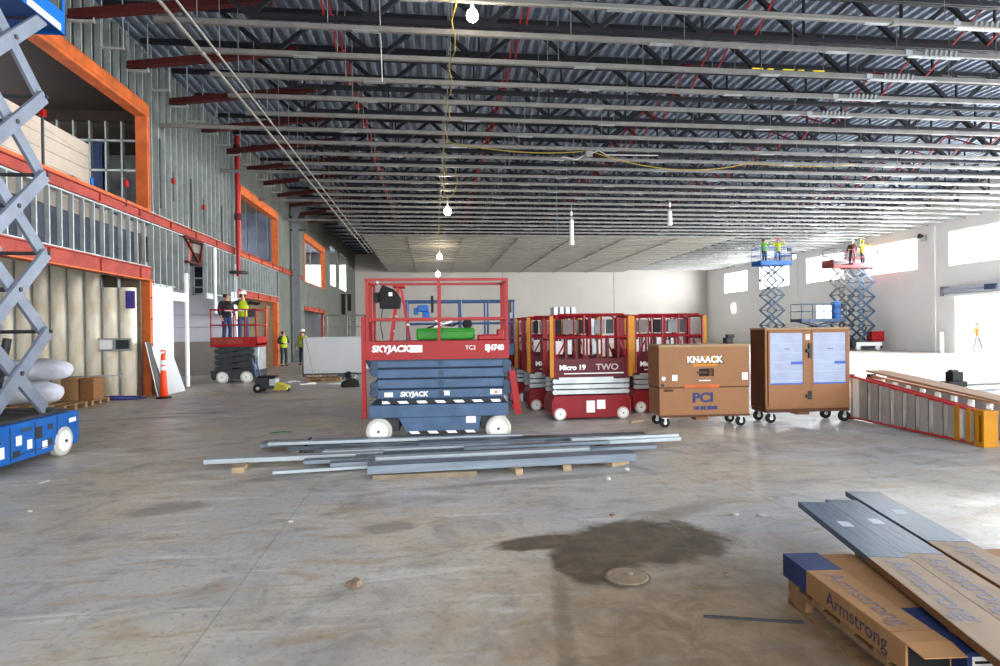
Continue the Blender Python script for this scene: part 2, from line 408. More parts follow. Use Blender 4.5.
# primed red stub beams near the stud wall
b0 = thing('stub_beam', 'dark red sloped stub beam above the stud wall', 'beam', (0, 9.3, 0), 0, 'red stub beams over the stud wall')
MB().prism([(-7.6, 8.62), (-7.6, 8.45), (-3.4, 9.0), (-3.4, 9.17)], 'y', -.05, .05).build('web_plate', primer_d, b0)
MB().prism([(-7.6, 8.46), (-7.6, 8.43), (-3.4, 8.98), (-3.4, 9.01)], 'y', -.09, .09).build('flange', primer_d, b0)
y = 11.13
while y < 40: dup(b0, (0, y, 0)); y += 2.44
# red bridging rows
for i, (x, lab) in enumerate(((-2.3, 'red cross bridging between joists beside the twin conduits'), (2.1, 'red cross bridging between joists over the grey scissor lift'),
                              (7.5, 'red cross bridging between joists over the tool chests'), (13.5, 'red cross bridging between joists beyond the tool chests'), (21.2, 'red cross bridging between joists near the tall windows'))):
    mb = MB(); y = 7.6
    while y < 42:
        mb.bar((x, y + .06, 8.5), (x, y + 1.77, 9.44), .045, .045)
        mb.bar((x + .08, y + .06, 9.44), (x + .08, y + 1.77, 8.5), .035, .035); y += 1.83
    tag(mb.build('joist_bridging', mat('bridging_red', (150, 40, 36), .6, 0, .15, 3)), lab, 'bridging', 'red bridging rows')

# hung channels of the ceiling frame
def channel(y, xa, xb, lab, thick=1.0, splice=None, group='hung ceiling channels'):
    t = thing('ceiling_channel', lab, 'channel', (0, y, 7.65), 0, group)
    h = .048 * thick
    MB().box(xa, xb, -.04, .04, -.012, 0).box(xa, xb, -.04, -.03, 0, h * 2).box(xa, xb, .03, .04, 0, h * 2).box(xa, xb, -.04, -.016, h * 2 - .01, h * 2).box(xa, xb, .016, .04, h * 2 - .01, h * 2).build('rail', channel_m, t)
    w = MB(); x = -4.4
    while x < xb:
        if x > xa: w.tube([(x, 0, .05), (x, 0, 1.8)], .008, 4)
        x += 2.44
    w.build_each('hanger_wire', channel_m, t)
    w = MB(); x = xa + random.random() * 4 + 2
    while x < xb - 2:
        w.box(x, x + .5, -.06, .06, -.02, -.012); x += 3.6 + random.random() * 3
    w.build_each('splice_plate', steel, t)
    if splice is not None:
        w = MB().box(splice, splice + 1.3, -.06, .06, -.035, -.012).box(splice - .1, splice + .05, -.06, -.04, -.03, .09)
        for k in range(7):
            q = splice + .35 + k * .12
            w.bar((q, -.055, -.045), (q + .05, -.055, .11), .025, .04)
        w.build('clip_cluster', steel, t)
    return t
spl = {0: 10.49, 1: 10.52, 2: 10.55, 3: 10.57, 4: 10.67}
wallreach = (6, 10, 14, 18)
CH = ['galvanized ceiling channel hung on wires below the dark joists', 'galvanized ceiling channel running past the conduits to the stud wall', 'galvanized ceiling channel with a cluster of clips near the daylit side']
ORD = 'first second third fourth fifth sixth seventh eighth ninth tenth eleventh twelfth thirteenth fourteenth fifteenth sixteenth'.split()
def chlab(k):
    if k >= len(ORD): return CH[1] if k in wallreach else CH[0]
    b_ = 'grey ceiling channel, %s of the hung row from the pale conduit' % ORD[k]
    return b_ + (', with clips' if k in spl else ', reaching studs' if k in wallreach else '')
k = 0; y = 10.72
while y < 37.6:
    channel(y, XL + .05 if k in wallreach else -5.2 + random.random() * .3, XR - .1 - random.random() * .3, chlab(k), 1, spl.get(k)); y += 1.22; k += 1
channel(9.5, -5.2, XR - .2, 'galvanized ceiling channel highest in view with a thin pale conduit under it')
MBc = MB().tube([(-5, 10.6, 7.6), (XR - .5, 10.6, 7.6)], .018, 6)
for x in (2.6, 9.0, 16): MBc.box(x, x + .12, 10.56, 10.66, 7.56, 7.63)
tag(MBc.build('cross_conduit', conduit_m), 'thin pale conduit with small boxes strapped below the first channel', 'conduit')
while y < 60:
    channel(y, 20.6 if y > 38 else 12, XR - .1, 'pale ceiling channel at the edge of the finished ceiling field', 1, None, 'channels beside the finished ceiling'); y += 1.22
for x, r, lab in ((-4.72, .035, 'long pale conduit under the channels, the one closer to the stud wall'), (-4.42, .025, 'long pale conduit under the channels, the thinner of the twin run')):
    mb = MB().tube([(x, 6, 7.6), (x, 46, 7.6)], r, 8)
    for yy in range(9, 44, 4): mb.tube([(x, yy, 7.6), (x, yy + .15, 7.6)], r * 1.5, 8)
    tag(mb.build('ceiling_conduit', conduit_m), lab, 'conduit', 'twin conduits')
# trapeze hangers along the stud wall
h0 = thing('trapeze_hanger', 'empty trapeze hanger of strut and two rods beside the stud wall', 'hanger', (-7.35, 13.6, 8.4), 0, 'trapeze hangers by the stud wall')
MB().box(-.25, .25, -.03, .03, -.02, .03).build('strut', stud_m, h0)
for s in (-.23, .23): MB().tube([(s, 0, .0), (s, 0, 1.2)], .014, 6).build('rod', stud_m, h0)
for q in range(1, 14): dup(h0, (-7.35, 13.6 + 1.22 * q, 8.4))

# ------------------------------------------------------------------ hanging lamps and cords
def bulb(loc, r, lab, top):
    t = thing('pendant_bulb', lab, 'lamp', loc, 0, 'temporary string lights')
    z = top - loc[2]
    MB().tube([(0, 0, r * 2.2), (0, 0, z)], .008, 6).build('cord', cord_w, t)
    MB().lathe([(.02, r * 2.6), (.035, r * 2.3), (.035, r * 1.2), (.02, r * 1.1)], n=12).build('socket', cord_w, t)
    MB().lathe([(.004, -r), (r * .5, -r * .87), (r * .87, -r * .5), (r, 0), (r * .85, r * .55), (r * .5, r), (.03, r * 1.3)], n=16).build('glass_bulb', bulb_m, t, smooth=True)
    l = bpy.data.lights.new('bulb_light', 'POINT'); l.energy = 60; l.shadow_soft_size = r; l.color = (1, .86, .68)
    o = bpy.data.objects.new('bulb_light', l); COL.objects.link(o); o.parent = t; o.location = (0, 0, -r - .05)
bulb((.8, 10.72, 7.40), .11, 'large lit bulb on the string at the top of view', 7.66)
bulb((.76, 26.58, 7.0), .17, 'lit bulb hung below the yellow cord, second along the string', 7.66)
bulb((.6, 42.0, 6.85), .19, 'lit bulb under the finished ceiling field, third along the string', 7.64)
bulb((.55, 50.0, 6.35), .19, 'smallest lit bulb on the string, lowest and just over the far lift rails', 7.64)
def cord(name, pts, r, m, lab, cat='cable'):
    return tag(MB().tube(pts, r, 6).build(name, m, smooth=True), lab, cat)
def sag(a, b_, d, n=10):
    a = Vector(a); b_ = Vector(b_); return [a.lerp(b_, i / n) - Vector((0, 0, d * 4 * (i / n) * (1 - i / n))) for i in range(n + 1)]
cord('light_string', [(.5 + .06 * math.sin(i * 1.7), 9.6 + i * .55, 7.62 - .12 * abs(math.sin(i * .9))) for i in range(34)], .011, cord_y, 'yellow light string cable wavering along the hall between bulbs')
cord('extension_cord', sag((.55, 18.6, 7.6), (5.3, 19.2, 7.6), .18) + sag((5.3, 19.2, 7.6), (11.5, 20.2, 7.6), .42)[1:] + sag((11.5, 20.2, 7.6), (15.5, 20.2, 7.62), .1)[1:], .015, cord_y, 'yellow extension cord swagged below the channels across the hall')
cord('looped_cord', [(.9, 21.7, 7.64), (1.0, 21.7, 7.1), (.85, 21.7, 6.7), (.6, 21.7, 6.45), (.5, 21.7, 6.7), (.55, 21.7, 7.1), (.6, 21.7, 7.64)], .013, cord_y, 'yellow cord hanging in a long loop above the second bulb')
cord('dropped_cord', [(.42, 32.68, 7.65), (.45, 32.68, 7.2), (.36, 32.68, 6.95), (.46, 32.68, 6.7), (.42, 32.68, 6.5)], .022, cord_y, 'short yellow cord end dangling between second and third bulbs')
cord('blue_drop_line', [(5.2, 24.14, 7.7), (5.25, 24.14, 5.2)], .012, mat('blue_line', (90, 130, 150), .6), 'thin blue line hanging down beside the white tube', 'line')
cord('pale_drop_wire', [(-1.05, 13.0, 9.4), (-1.0, 13.0, 7.1)], .01, cord_w, 'thin pale wire dropping through the channels near the bulb string', 'wire')
jb = thing('junction_box', 'grey junction box where the yellow cord loops start', 'box', (5.25, 19.2, 7.5))
MB().box(-.12, .12, -.08, .08, -.1, .1).build('housing', channel_m, jb, .01)
MB().tube([(.12, 0, .03), (.35, 0, .12), (.6, 0, -.02), (2.4, 0, 0)], .016, 6).build('whip', cord_w, jb); MB().tube([(-.12, 0, -.03), (-.4, 0, -.2), (-.9, 0, -.12)], .016, 6).build('whip', cord_w, jb)
for loc, ln, lab in (((6.75, 27.9, 5.72), 1.2, 'longer white tube lamp hanging between channels'), ((11.1, 26.5, 6.45), .65, 'shorter white tube lamp hanging nearer the tall windows')):
    t = thing('tube_lamp', lab, 'lamp', loc, 0, 'unlit hanging tubes')
    MB().lathe([(.09, 0), (.11, .02), (.09, ln), (.05, ln + .03)], n=14).build('shade', white, t, smooth=False)
    MB().tube([(0, 0, ln), (0, 0, 7.7 - loc[2])], .012, 6).build('stem', steel, t)
    MB().box(-.04, .04, -.04, .04, ln + .22, ln + .4).build('clamp', white, t)
mb = MB()
for k in range(5): mb.box(8.2 + k * .42, 8.2 + k * .42 + (.3 if k % 2 == 0 else .16), 14.25, 14.33, 8.22 - .01 * k, 8.3)
tag(mb.build('yellow_spreader', mat('bright_yellow', (236, 220, 40), .5)), 'bright yellow marker strip clipped on a joist over the tool chests', 'marker')


# ------------------------------------------------------------------ stud wall along the west side
wl = bpy.data.objects.new('wall_left', None); COL.objects.link(wl); wl['kind'] = 'structure'
def studs(name, y0, y1, z0, z1, x=XL, step=.406, w=.045, dep=.15, m=stud_m):
    y = y0
    while y < y1:
        mb = MB().box(x - dep, x, y, y + .006, z0, z1).box(x - .006, x, y, y + w, z0, z1).box(x - dep, x - dep + .006, y, y + w, z0, z1)
        mb.build(name, m, wl); y += step
def track(y0, y1, z, x=XL, m=stud_m): MB().box(x - .16, x + .005, y0, y1, z, z + .04).build('track', m, wl)
studs('short_stud', 8.6, 17.4, 3.55, 4.8, dep=.09); track(8.5, 17.45, 3.53); track(8.5, 17.45, 4.76)
studs('stud', 17.62, 25.0, 5.08, 9.55, dep=.1); studs('infill_stud', 17.62, 20.3, 3.05, 4.8); studs('infill_stud', 21.6, 25.1, 3.05, 4.8)
track(17.5, 25.2, 5.07); track(17.5, 25.2, 4.76); track(17.5, 19.0, 3.08); track(21.5, 25.2, 3.05)
studs('wall_stud', 8.6, 17.4, 7.86, 9.55); studs('ledge_stud', 25.2, 31.3, 3.45, 4.8, step=.406); track(25.2, 31.3, 4.77); track(25.2, 31.3, 3.44)
# boards fixed behind the studs
MB().box(XL - .3, XL - .27, 8.5, 17.4, 3.3, 4.44).build('membrane', mat('dark_membrane', (52, 58, 68), .7, 0, .3, 2), wl)
MB().box(XL - .2, XL - .17, 17.5, 25.2, 5.0, ZD).build('sheathing', sheath, wl)
MB().box(XL - .2, XL - .17, 8.0, 17.5, 7.86, ZD).build('sheathing', sheath, wl)
MB().box(XL - .2, XL - .16, 25.2, 31.4, 3.44, 4.8).box(XL - .2, XL - .03, 25.2, 37.4, 7.8, ZD).box(XL - .2, XL - .02, 31.25, 37.4, 3.2, 7.8).box(XL - .2, XL - .02, 31.25, 37.4, 0, 3.2).build('sheathing', sheath, wl)
MB().box(XL - .2, XL - .02, 37.4, 44.6, 3.1, 4.75).box(XL - .2, XL - .02, 37.4, 45, 7.6, ZD).box(XL - .2, XL - .02, 44.5, 47, 0, ZD).build('sheathing', sheath, wl)
MB().box(XL - .2, XL - .02, 47, YB, 0, 5.3).box(XL - .2, XL - .02, 47, YB, 8.4, ZD).box(XL - .2, XL - .02, 50.6, 51.6, 5.3, 8.4).box(XL - .2, XL - .02, 56.6, YB, 5.3, 8.4).build('sheathing', sheath, wl)
# floor-level boards and openings
MB().box(XL - .1, XL - .02, 17.5, 18.9, 0, 3.08).build('drywall_panel', drywall, wl)
MB().box(XL - .03, XL + .03, 19.75, 19.92, 0, 3.6).build('white_post', white, wl)
MB().box(XL - .45, XL - .4, 18.9, 19.8, 0, 2.7).build('door_leaf', door_dark, wl); MB().box(XL - .45, XL - .02, 18.9, 19.8, 2.7, 2.95).build('door_head', white, wl)
MB().box(XL - .1, XL - .02, 24.1, 24.75, 2.3, 3.3).box(XL - .1, XL - .02, 21.6, 22.2, 2.9, 3.1).build('drywall_strip', drywall, wl)
MB().box(XL - .05, XL + .01, 22.35, 22.5, 2.4, 4.75).build('white_post', white, wl)
# passage beside the lift
MB().box(-13.9, XL - .05, 24.8, 24.95, 1.35, 4.45).build('passage_wall', mat('passage_drywall', (206, 204, 214), .8, 0, .04, 1), wl)
MB().box(-13.9, XL - .05, 24.8, 24.95, 0, 1.35).build('passage_wainscot', mat('grey_brown_board', (150, 140, 134), .8, 0, .08, 1), wl)
MB().box(-11, -10.9, 19.9, 24.8, 0, 4.45).build('passage_wall', drywall, wl)
pwn = struct('window_11', MB().box(-9.45, -9.37, 24.72, 24.8, 3.2, 4.4).box(-8.93, -8.85, 24.72, 24.8, 3.2, 4.4).box(-9.45, -8.85, 24.72, 24.8, 3.2, 3.27).box(-9.45, -8.85, 24.72, 24.8, 4.33, 4.4).box(-9.45, -8.85, 24.72, 24.8, 3.85, 3.9).box(-9.45, -8.85, 24.72, 24.8, 3.5, 3.54), stud_m)
MB().box(-9.37, -8.93, 24.76, 24.79, 3.27, 4.33).build('pane', dark_glass, pwn)
for z in (1.9, 2.4): MB().box(-10.85, XL - .1, 24.77, 24.8, z, z + .03).build('joint_strip', stud_m, wl)
# lower room behind the second portal
MB().box(-11, -10.9, 24.95, 31.4, 0, 4.45).box(-10.9, XL - .2, 31.2, 31.3, 0, 4.45).build('room_wall', mat('beige_board', (198, 184, 160), .85, 0, .06, 1), wl)
MB().box(-11, -10.9, 37.4, 45, 0, 4.45).box(-10.9, XL - .2, 44.6, 44.7, 0, 4.45).build('room_wall', mat('grey_room_board', (150, 152, 156), .85, 0, .06, 1), wl)

# upper storey rooms seen through the framed openings
MB().box(-13.9, XL - .45, 19.0, 19.15, 8.1, 8.75).build('soffit_board', brown_fascia, wl)
MB().box(-13.9, XL - .45, 12.5, 19.0, 8.42, 8.5).build('soffit_board', brown_fascia, wl)
for i in range(12):
    x = -13.3 + i * .45
    MB().box(x, x + .05, 19.0, 19.14, 4.75, 8.1).build('room_stud', stud_m, wl)
MB().box(-13.9, XL - .5, 19.0, 19.1, 6.6, 6.66).box(-13.9, XL - .5, 19.0, 19.1, 7.5, 7.55).build('brace', stud_m, wl)
MB().box(-13.9, XL - .4, 24.9, 25.0, 4.75, 8.75).build('room_wall', mat('grey_far_board', (150, 152, 156), .85, 0, .35, 1.2), wl)
wb = thing('board_stack', 'white lap boards standing behind the orange opening above insulation', 'boards', (-9.2, 0, 0))
bm_ = MB()
for k in range(6):
    z = 4.8 + k * .34; bm_.prism([(9.5, z), (17.18, z), (17.18, z + .33), (9.5, z + .33)], 'x', -.05 - .012 * (k % 2), .02)
bm_.build('lap_board', mat('white_lap', (176, 162, 148), .8, 0, .06, 2), wb)
MB().prism([(9.5, 6.86), (13.0, 6.86), (17.18, 6.5), (17.18, 6.84), (9.5, 6.9)], 'x', -.05, .03).build('top_cap', mat('white_lap', (176, 162, 148)), wb)
tag(MB().obox((-8.3, 14.7, 5.25), (.2, .5, .26), (.1, .2, .2)).obox((-8.25, 15.3, 5.22), (.18, .3, .16), (0, .3, 0)).build('burlap_bundle', cardboard_d, bevel=.04), 'small brown bundle on the sill of the orange opening', 'bundle')
tag(MB().obox((-8.3, 15.6, 5.3), (.1, .35, .1), (.3, .2, .2)).obox((-8.35, 15.75, 5.45), (.05, .1, .3), (.4, .2, 0)).build('drill', blue, bevel=.02), 'blue tool lying on the sill of the orange opening', 'tool')
tag(MB().bar((-9.12, 16.3, 5.75), (-9.12, 16.75, 5.35), .05, .08).build('red_strap', crimson), 'short red strap on the white lap boards', 'strap')
for (y, z, lab) in ((16.1, 5.55, 'red fire stop tag hung on a post inside the orange opening'), (18.9, 6.3, 'upper red tag wired to a stud past the orange opening'), (21.3, 6.0, 'red tag on a dark rod against the ribbed studs')):
    t = thing('hanging_tag', lab, 'tag', (XL + .04, y, z))
    MB().tube([(0, 0, -.6), (0, 0, .3)], .014, 6).build('rod', charcoal, t); MB().box(-.02, .03, -.07, .07, -.08, .08).build('tag_plate', red, t)
t = thing('standing_post', 'dark steel stanchion by the white lap boards on the sill', 'post', (-8.35, 13.9, 4.75))
MB().tube([(0, 0, 0), (0, 0, 2.1)], .03, 8).build('pole', charcoal, t); MB().box(-.05, .05, -.06, .06, 1.7, 1.85).build('clamp', red, t)
tag(MB().obox((-12, 20.9, 6.4), (2.6, .2, 3.2), (0, 0, .0)).build('blue_sheet', navy), 'dark blue sheet hanging deep inside the upper rooms', 'sheet')
# second and third upper rooms
MB().box(-13.9, XL - .4, 36.5, 36.6, 4.75, 8.75).build('room_wall', mat('blue_grey_board', (120, 128, 150), .85, 0, .3, .8), wl)
for i in range(9): MB().box(-12.6 + i * .55, -12.55 + i * .55, 33.0, 33.14, 4.75, 8.7).build('room_stud', stud_m, wl)
tag(MB().obox((-9.2, 28.5, 5.15), (.5, 2.6, .8)).build('crate', white, bevel=.02), 'white crate standing inside the second orange opening', 'crate')
tag(MB().obox((-11.0, 32.5, 6.9), (.9, .1, 2.3)).build('blue_film', mat('blue_film', (60, 66, 170), .5)), 'blue film hung over studs in the second orange opening', 'film')
for i in range(4): MB().box(-8.6 + i * .01, -8.52, 38.2 + i * 1.7, 38.26 + i * 1.7, 4.75, 8.2).build('mullion_stud', stud_m, wl)

# primed steel framing of the openings
def beam(name, y0, y1, z0, z1, lab, m=primer, x=XL + .03, edge=orange, group=None):
    t = thing(name, lab, 'beam', (x, (y0 + y1) / 2, z0), 0, group); L = (y1 - y0) / 2; h = z1 - z0
    MB().box(-.12, -.02, -L, L, .03, h - .03).build('web_plate', m, t)
    MB().box(-.24, .04, -L, L, 0, .03).build('lower_flange', edge, t); MB().box(-.24, .04, -L, L, h - .03, h).build('upper_flange', m, t)
    w = MB(); y = -L + .8
    while y < L: w.box(-.02, .03, y - .008, y + .008, .03, h - .03); y += 1.9
    w.build('stiffener', m, t)
beam('header_beam', 8.4, 17.45, 3.16, 3.53, 'long red steel beam just above the insulated bay')
beam('header_beam', 8.4, 37.0, 4.8, 5.06, 'long red steel beam at upper floor level running past two openings', edge=primer)
beam('header_beam', 24.9, 31.15, 3.15, 3.44, 'short red steel header over the passage behind the worker lift')
beam('header_beam', 37.4, 44.2, 3.0, 3.25, 'red steel header over the low opening past the steel column')
def oframe(y0, y1, z0, z1, lab, dep=.28):
    t = thing('opening_frame', lab, 'frame', (XL, (y0 + y1) / 2, z0)); L = (y1 - y0) / 2; h = z1 - z0
    MB().box(-dep, .03, -L, L + .12, h, h + .1).box(-.08, .04, -L, L + .12, h + .1, h + .34).box(-dep, .03, -L, L, h + .34, h + .37).build('head', orange, t)
    MB().box(-dep, .03, L, L + .14, 0, h).build('jamb', orange, t); MB().box(-dep, .03, -L - .14, -L, 0, h).build('jamb', orange, t)
    MB().box(-dep, .02, -L, L, 0, .07).build('sill', orange, t)
    MB().box(-.02, .034, L + .05, L + .09, .1, h - .1).build('stiffener', primer, t)
oframe(8.6, 17.3, 5.07, 7.68, 'large orange steel frame of the upper opening beside the blue lift')
oframe(25.3, 31.1, 4.86, 7.4, 'orange steel frame of the upper opening behind the red riser pipe')
oframe(37.5, 44.4, 4.75, 7.4, 'orange steel frame of the upper opening past the steel column, daylight inside')
def post(y, lab, m=orange, w=.14):
    t = thing('steel_post', lab, 'post', (XL, y, 0))
    MB().box(-.2, .03, -w / 2, w / 2, 0, 3.15).build('shaft', m, t); MB().box(-.24, .06, -w / 2 - .05, w / 2 + .05, 0, .03).build('base_plate', m, t)
    b = MB()
    for z in (.7, 1.4, 2.1, 2.7): b.lathe([(.03, 0), (.03, .03)], (.025, 0, z), 'x', 8)
    b.build_each('bolt', primer, t)
post(17.38, 'orange steel post standing between insulation and white drywall')
post(31.0, 'orange steel post at the far side of the passage portal', orange, .3)
post(44.0, 'red steel post at the low opening past the steel column', primer, .3)
tag(MB().obox((XL - .45, 30.55, 1.5), (.05, .55, 3.0), (0, .05, 0)).build('brown_plank', mat('brown_plank', (150, 92, 62), .8, 0, .15, 3)), 'tall brown plank leaning inside the passage portal', 'plank')
# columns, risers
c = thing('steel_column', 'tall grey steel column standing past the second orange opening', 'column', (XL + .3, 34.0, 0))
MB().box(-.16, .16, -.16, -.13, 0, 9.4).box(-.16, .16, .13, .16, 0, 9.4).box(-.02, .02, -.13, .13, 0, 9.4).build('shaft', mat('column_grey', (112, 116, 122), .55, .2, .12, 1.5), c)
MB().box(-.25, .25, -.25, .25, 0, .03).build('base_plate', charcoal, c); MB().box(-.5, .5, -.04, .04, 7.9, 8.15).box(-.5, .5, -.04, .04, 7.3, 7.4).build('bracket', charcoal, c)
r = thing('riser_pipe', 'bright red vertical pipe with a drip tray beside the second opening', 'pipe', (XL + .25, 24.2, 3.9))
MB().tube([(0, 0, 0), (0, 0, 5.5)], .085, 12).build('pipe', red, r); MB().lathe([(.1, .08), (.34, .1), (.36, .16), (.3, .2), (.1, .16)], n=18).build('tray', charcoal, r)
MB().lathe([(.12, 2.2), (.14, 2.25), (.14, 2.4), (.12, 2.45)], n=12).lathe([(.12, 4.9), (.14, 4.95), (.14, 5.1), (.12, 5.15)], n=12).build('coupling', primer_d, r)
MB().tube([(-.02, .16, .2), (-.02, .16, 5.4)], .03, 6).build('side_pipe', charcoal, r)
br = thing('steel_bracket', 'rust red triangular bracket box under the upper beam by the white post', 'bracket', (XL + .06, 20.3, 3.95))
MB().prism([(-.75, .8), (.75, .8), (.55, .05), (-.55, .05)], 'x', -.35, -.3).build('back_plate', primer, br)
MB().bar((.0, -.7, .8), (.0, .5, .02), .06, .06).bar((0, .75, .8), (0, .5, .02), .06, .06).bar((0, -.75, .78), (0, .78, .78), .08, .06).build('strut', primer_d, br)
MB().box(-.34, .06, -.6, .6, 0, .05).build('shelf_plate', primer_d, br)
for (y, z, h, lab) in ((18.0, 5.3, 2.0, 'slim dark rod on the ribbed studs near the orange frame'), (20.2, 5.0, 1.7, 'slim dark rod running up from the rust red bracket'), (23.0, 5.0, 1.4, 'slim dark rod on the ribbed studs beside the red riser')):
    tag(MB().tube([(XL + .05, y, z), (XL + .05, y, z + h)], .022, 6).build('threaded_rod', charcoal), lab, 'rod')

# insulated cross wall at the end of the low bay
k = 0; x = -7.98
while x > -13.4:
    w = .4; t = thing('insulation_batt', 'faced fibreglass batt, %s bay of the insulated wall counted from the orange post' % ORD[k] if k < len(ORD) else 'faced fibreglass batt deep in the insulated wall', 'insulation', (x, 17.0, 0), 0, 'insulation batts in the low bay')
    nu, nv = 7, 30; vs = []; zt = (2.95, 2.95, 3.5)[k] if k < 3 else 4.3
    for q in range(nv + 1):
        for i in range(nu + 1):
            a = i / nu; z = zt * q / nv
            bulge = .085 * math.sin(PI * a) ** .6 + random.uniform(-.018, .018) + .022 * math.sin(z * 3.2 + x * 9)
            if i in (0, nu): bulge = 0
            vs.append((-a * w, -bulge, z))
    n1 = len(vs); vs += [(0, .1, 0), (-w, .1, 0), (-w, .1, zt), (0, .1, zt)]
    fs = [(q * (nu + 1) + i, q * (nu + 1) + i + 1, (q + 1) * (nu + 1) + i + 1, (q + 1) * (nu + 1) + i) for q in range(nv) for i in range(nu)] + [(n1, n1 + 3, n1 + 2, n1 + 1)]
    fs += [tuple([n1 + 1, n1 + 2] + [q * (nu + 1) + nu for q in range(nv, -1, -1)]), tuple([n1, n1 + 3] + [q * (nu + 1) for q in range(nv, -1, -1)])]
    MB().add(vs, fs).build('facing', ins_m, t, smooth=True)
    MB().box(-w - .028, -w, -.03, .1, 0, 4.4).build('bay_stud', stud_m, t); x -= .43; k += 1
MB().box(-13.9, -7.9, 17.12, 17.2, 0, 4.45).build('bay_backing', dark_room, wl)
MB().box(-13.9, -13.8, 6, 17.1, 0, 4.45).build('bay_backing', drywall, wl)
ob = thing('outlet_frame', 'galvanized box frame with a dark recess among the insulation batts', 'frame', (-8.42, 16.84, 1.25))
MB().box(-.42, .42, -.03, .03, 0, .04).box(-.42, .42, -.03, .03, .3, .34).box(-.02, .02, -.03, .03, .04, .3).box(.38, .42, -.03, .03, .04, .3).build('rail', stud_m, ob); MB().box(.04, .34, -.02, .06, .05, .29).build('box', charcoal, ob)
MB().box(-.38, -.06, -.015, .03, .05, .29).build('white_plate', white, ob)
tag(MB().box(-8.12, -7.9, 16.8, 16.86, 2.38, 2.85).build('purple_board', mat('purple_board', (70, 60, 130), .7)), 'small purple board offcut at the top corner of the bay', 'board')
# loose things at the wall
def leaning(loc, w, h, lean, rz, m, lab, name='drywall_sheet', th=.016):
    t = thing(name, lab, 'sheet', loc, rz)
    a = math.asin(lean / h); zt = math.cos(a) * h
    MB().add([(0, -w / 2, 0), (0, w / 2, 0), (-lean, w / 2 - .02, zt), (-lean, -w / 2 + .02, zt), (th, -w / 2, .004), (th, w / 2, .004), (-lean + th, w / 2 - .02, zt + .004), (-lean + th, -w / 2 + .02, zt + .004)],
             [(0, 3, 2, 1), (4, 5, 6, 7), (0, 1, 5, 4), (1, 2, 6, 5), (2, 3, 7, 6), (3, 0, 4, 7)]).build('board', m, t)
    MB().add([(th + .001, -w / 2, .01), (th + .001, -w / 2 + .03, .01), (-lean + th + .001, -w / 2 + .05, zt), (-lean + th + .001, -w / 2 + .02, zt)], [(0, 1, 2, 3)]).build('edge_tape', paper, t)
leaning((-7.28, 17.8, 0), 1.2, 1.4, .42, 0, drywall, 'white drywall sheet leaning against the wall behind the orange delineator')
leaning((-7.38, 17.0, 0), .35, 1.5, .3, 0, mat('dark_board', (86, 84, 82), .8), 'narrow dark board leaning beside the orange post', 'board_offcut')
dl = thing('delineator_post', 'orange traffic delineator with white bands standing by the leaning drywall', 'delineator', (-7.0, 16.35, 0))
MB().lathe([(.2, 0), (.2, .03), (.12, .05), (.1, .06)], n=8).build('base', black, dl)
MB().lathe([(.1, .05), (.085, .4), (.06, .9), (.055, 1.14), (.03, 1.18)], n=16).build('tube', orange_pl, dl, smooth=True); MB().lathe([(.062, .88), (.062, 1.0)], n=16).lathe([(.06, .74), (.068, .74), (.066, .84), (.06, .84)], n=16).build('reflective_band', white, dl)
MB().tube([(-.05, 0, 1.2), (-.05, 0, 1.25), (.05, 0, 1.25), (.05, 0, 1.2), (.05, 0, 1.15)], .018, 8).build('handle', orange_pl, dl)
# bagged insulation rolls and cartons on pallets
def bag(loc, L, r, rz, lab):
    n, m_ = 28, 26; vs = []; fs = []
    for i in range(n + 1):
        a = i / n * 2 - 1; rr = r * max(.02, (1 - abs(a) ** 5)) ** .5
        for k in range(m_):
            b_ = 2 * PI * k / m_; q = rr * (1 + .05 * math.sin(3 * b_ + 7 * a) + random.uniform(-.025, .025))
            vs.append((q * math.cos(b_), a * L / 2, r * .92 + q * .92 * math.sin(b_)))
    for i in range(n):
        for k in range(m_): fs.append((i * m_ + k, i * m_ + (k + 1) % m_, (i + 1) * m_ + (k + 1) % m_, (i + 1) * m_ + k))
    fs += [tuple(range(m_)), tuple(n * m_ + k for k in range(m_))]
    t = thing('insulation_bag', lab, 'bag', loc, rz, 'bagged insulation rolls')
    MB().add(vs, fs).build('plastic_sleeve', wrap, t, smooth=True)
    MB().tube([(0, L / 2 - .03, r * .92), (.02, L / 2 + .03, r * .95), (-.02, L / 2 + .07, r * .85)], [.1, .03, .06], 8).build('tied_end', wrap, t)
def pallet(loc, lx, ly, lab, rz=0, h=.14):
    t = thing('pallet', lab, 'pallet', loc, rz)
    n = 7
    for i in range(n):
        x = -lx / 2 + i * (lx - .1) / (n - 1); MB().box(x, x + .1, -ly / 2, ly / 2, h - .02, h).build('deck_board', wood, t)
    for y in (-ly / 2, -.05, ly / 2 - .1):
        MB().box(-lx / 2, lx / 2, y, y + .1, h - .04, h - .02).build('stringer_board', wood, t)
        for x in (-lx / 2, -.07, lx / 2 - .14): MB().box(x, x + .14, y, y + .1, .02, h - .04).build('block', wood, t)
        MB().box(-lx / 2, lx / 2, y, y + .1, 0, .02).build('bottom_board', wood, t)
pallet((-9.15, 14.4, 0), 2.2, .9, 'low wooden pallet under the bagged insulation rolls')
bag((-9.3, 14.4, .145), 1.95, .28, PI / 2 + .03, 'lower pale plastic bag of insulation lying on its pallet')
bag((-9.15, 14.42, .665), 2.1, .27, PI / 2 - .03, 'upper pale plastic bag of insulation lying on the other roll')
pallet((-8.47, 15.45, 0), .8, .8, 'small wooden pallet under two brown cartons by the insulation', 0, .12)
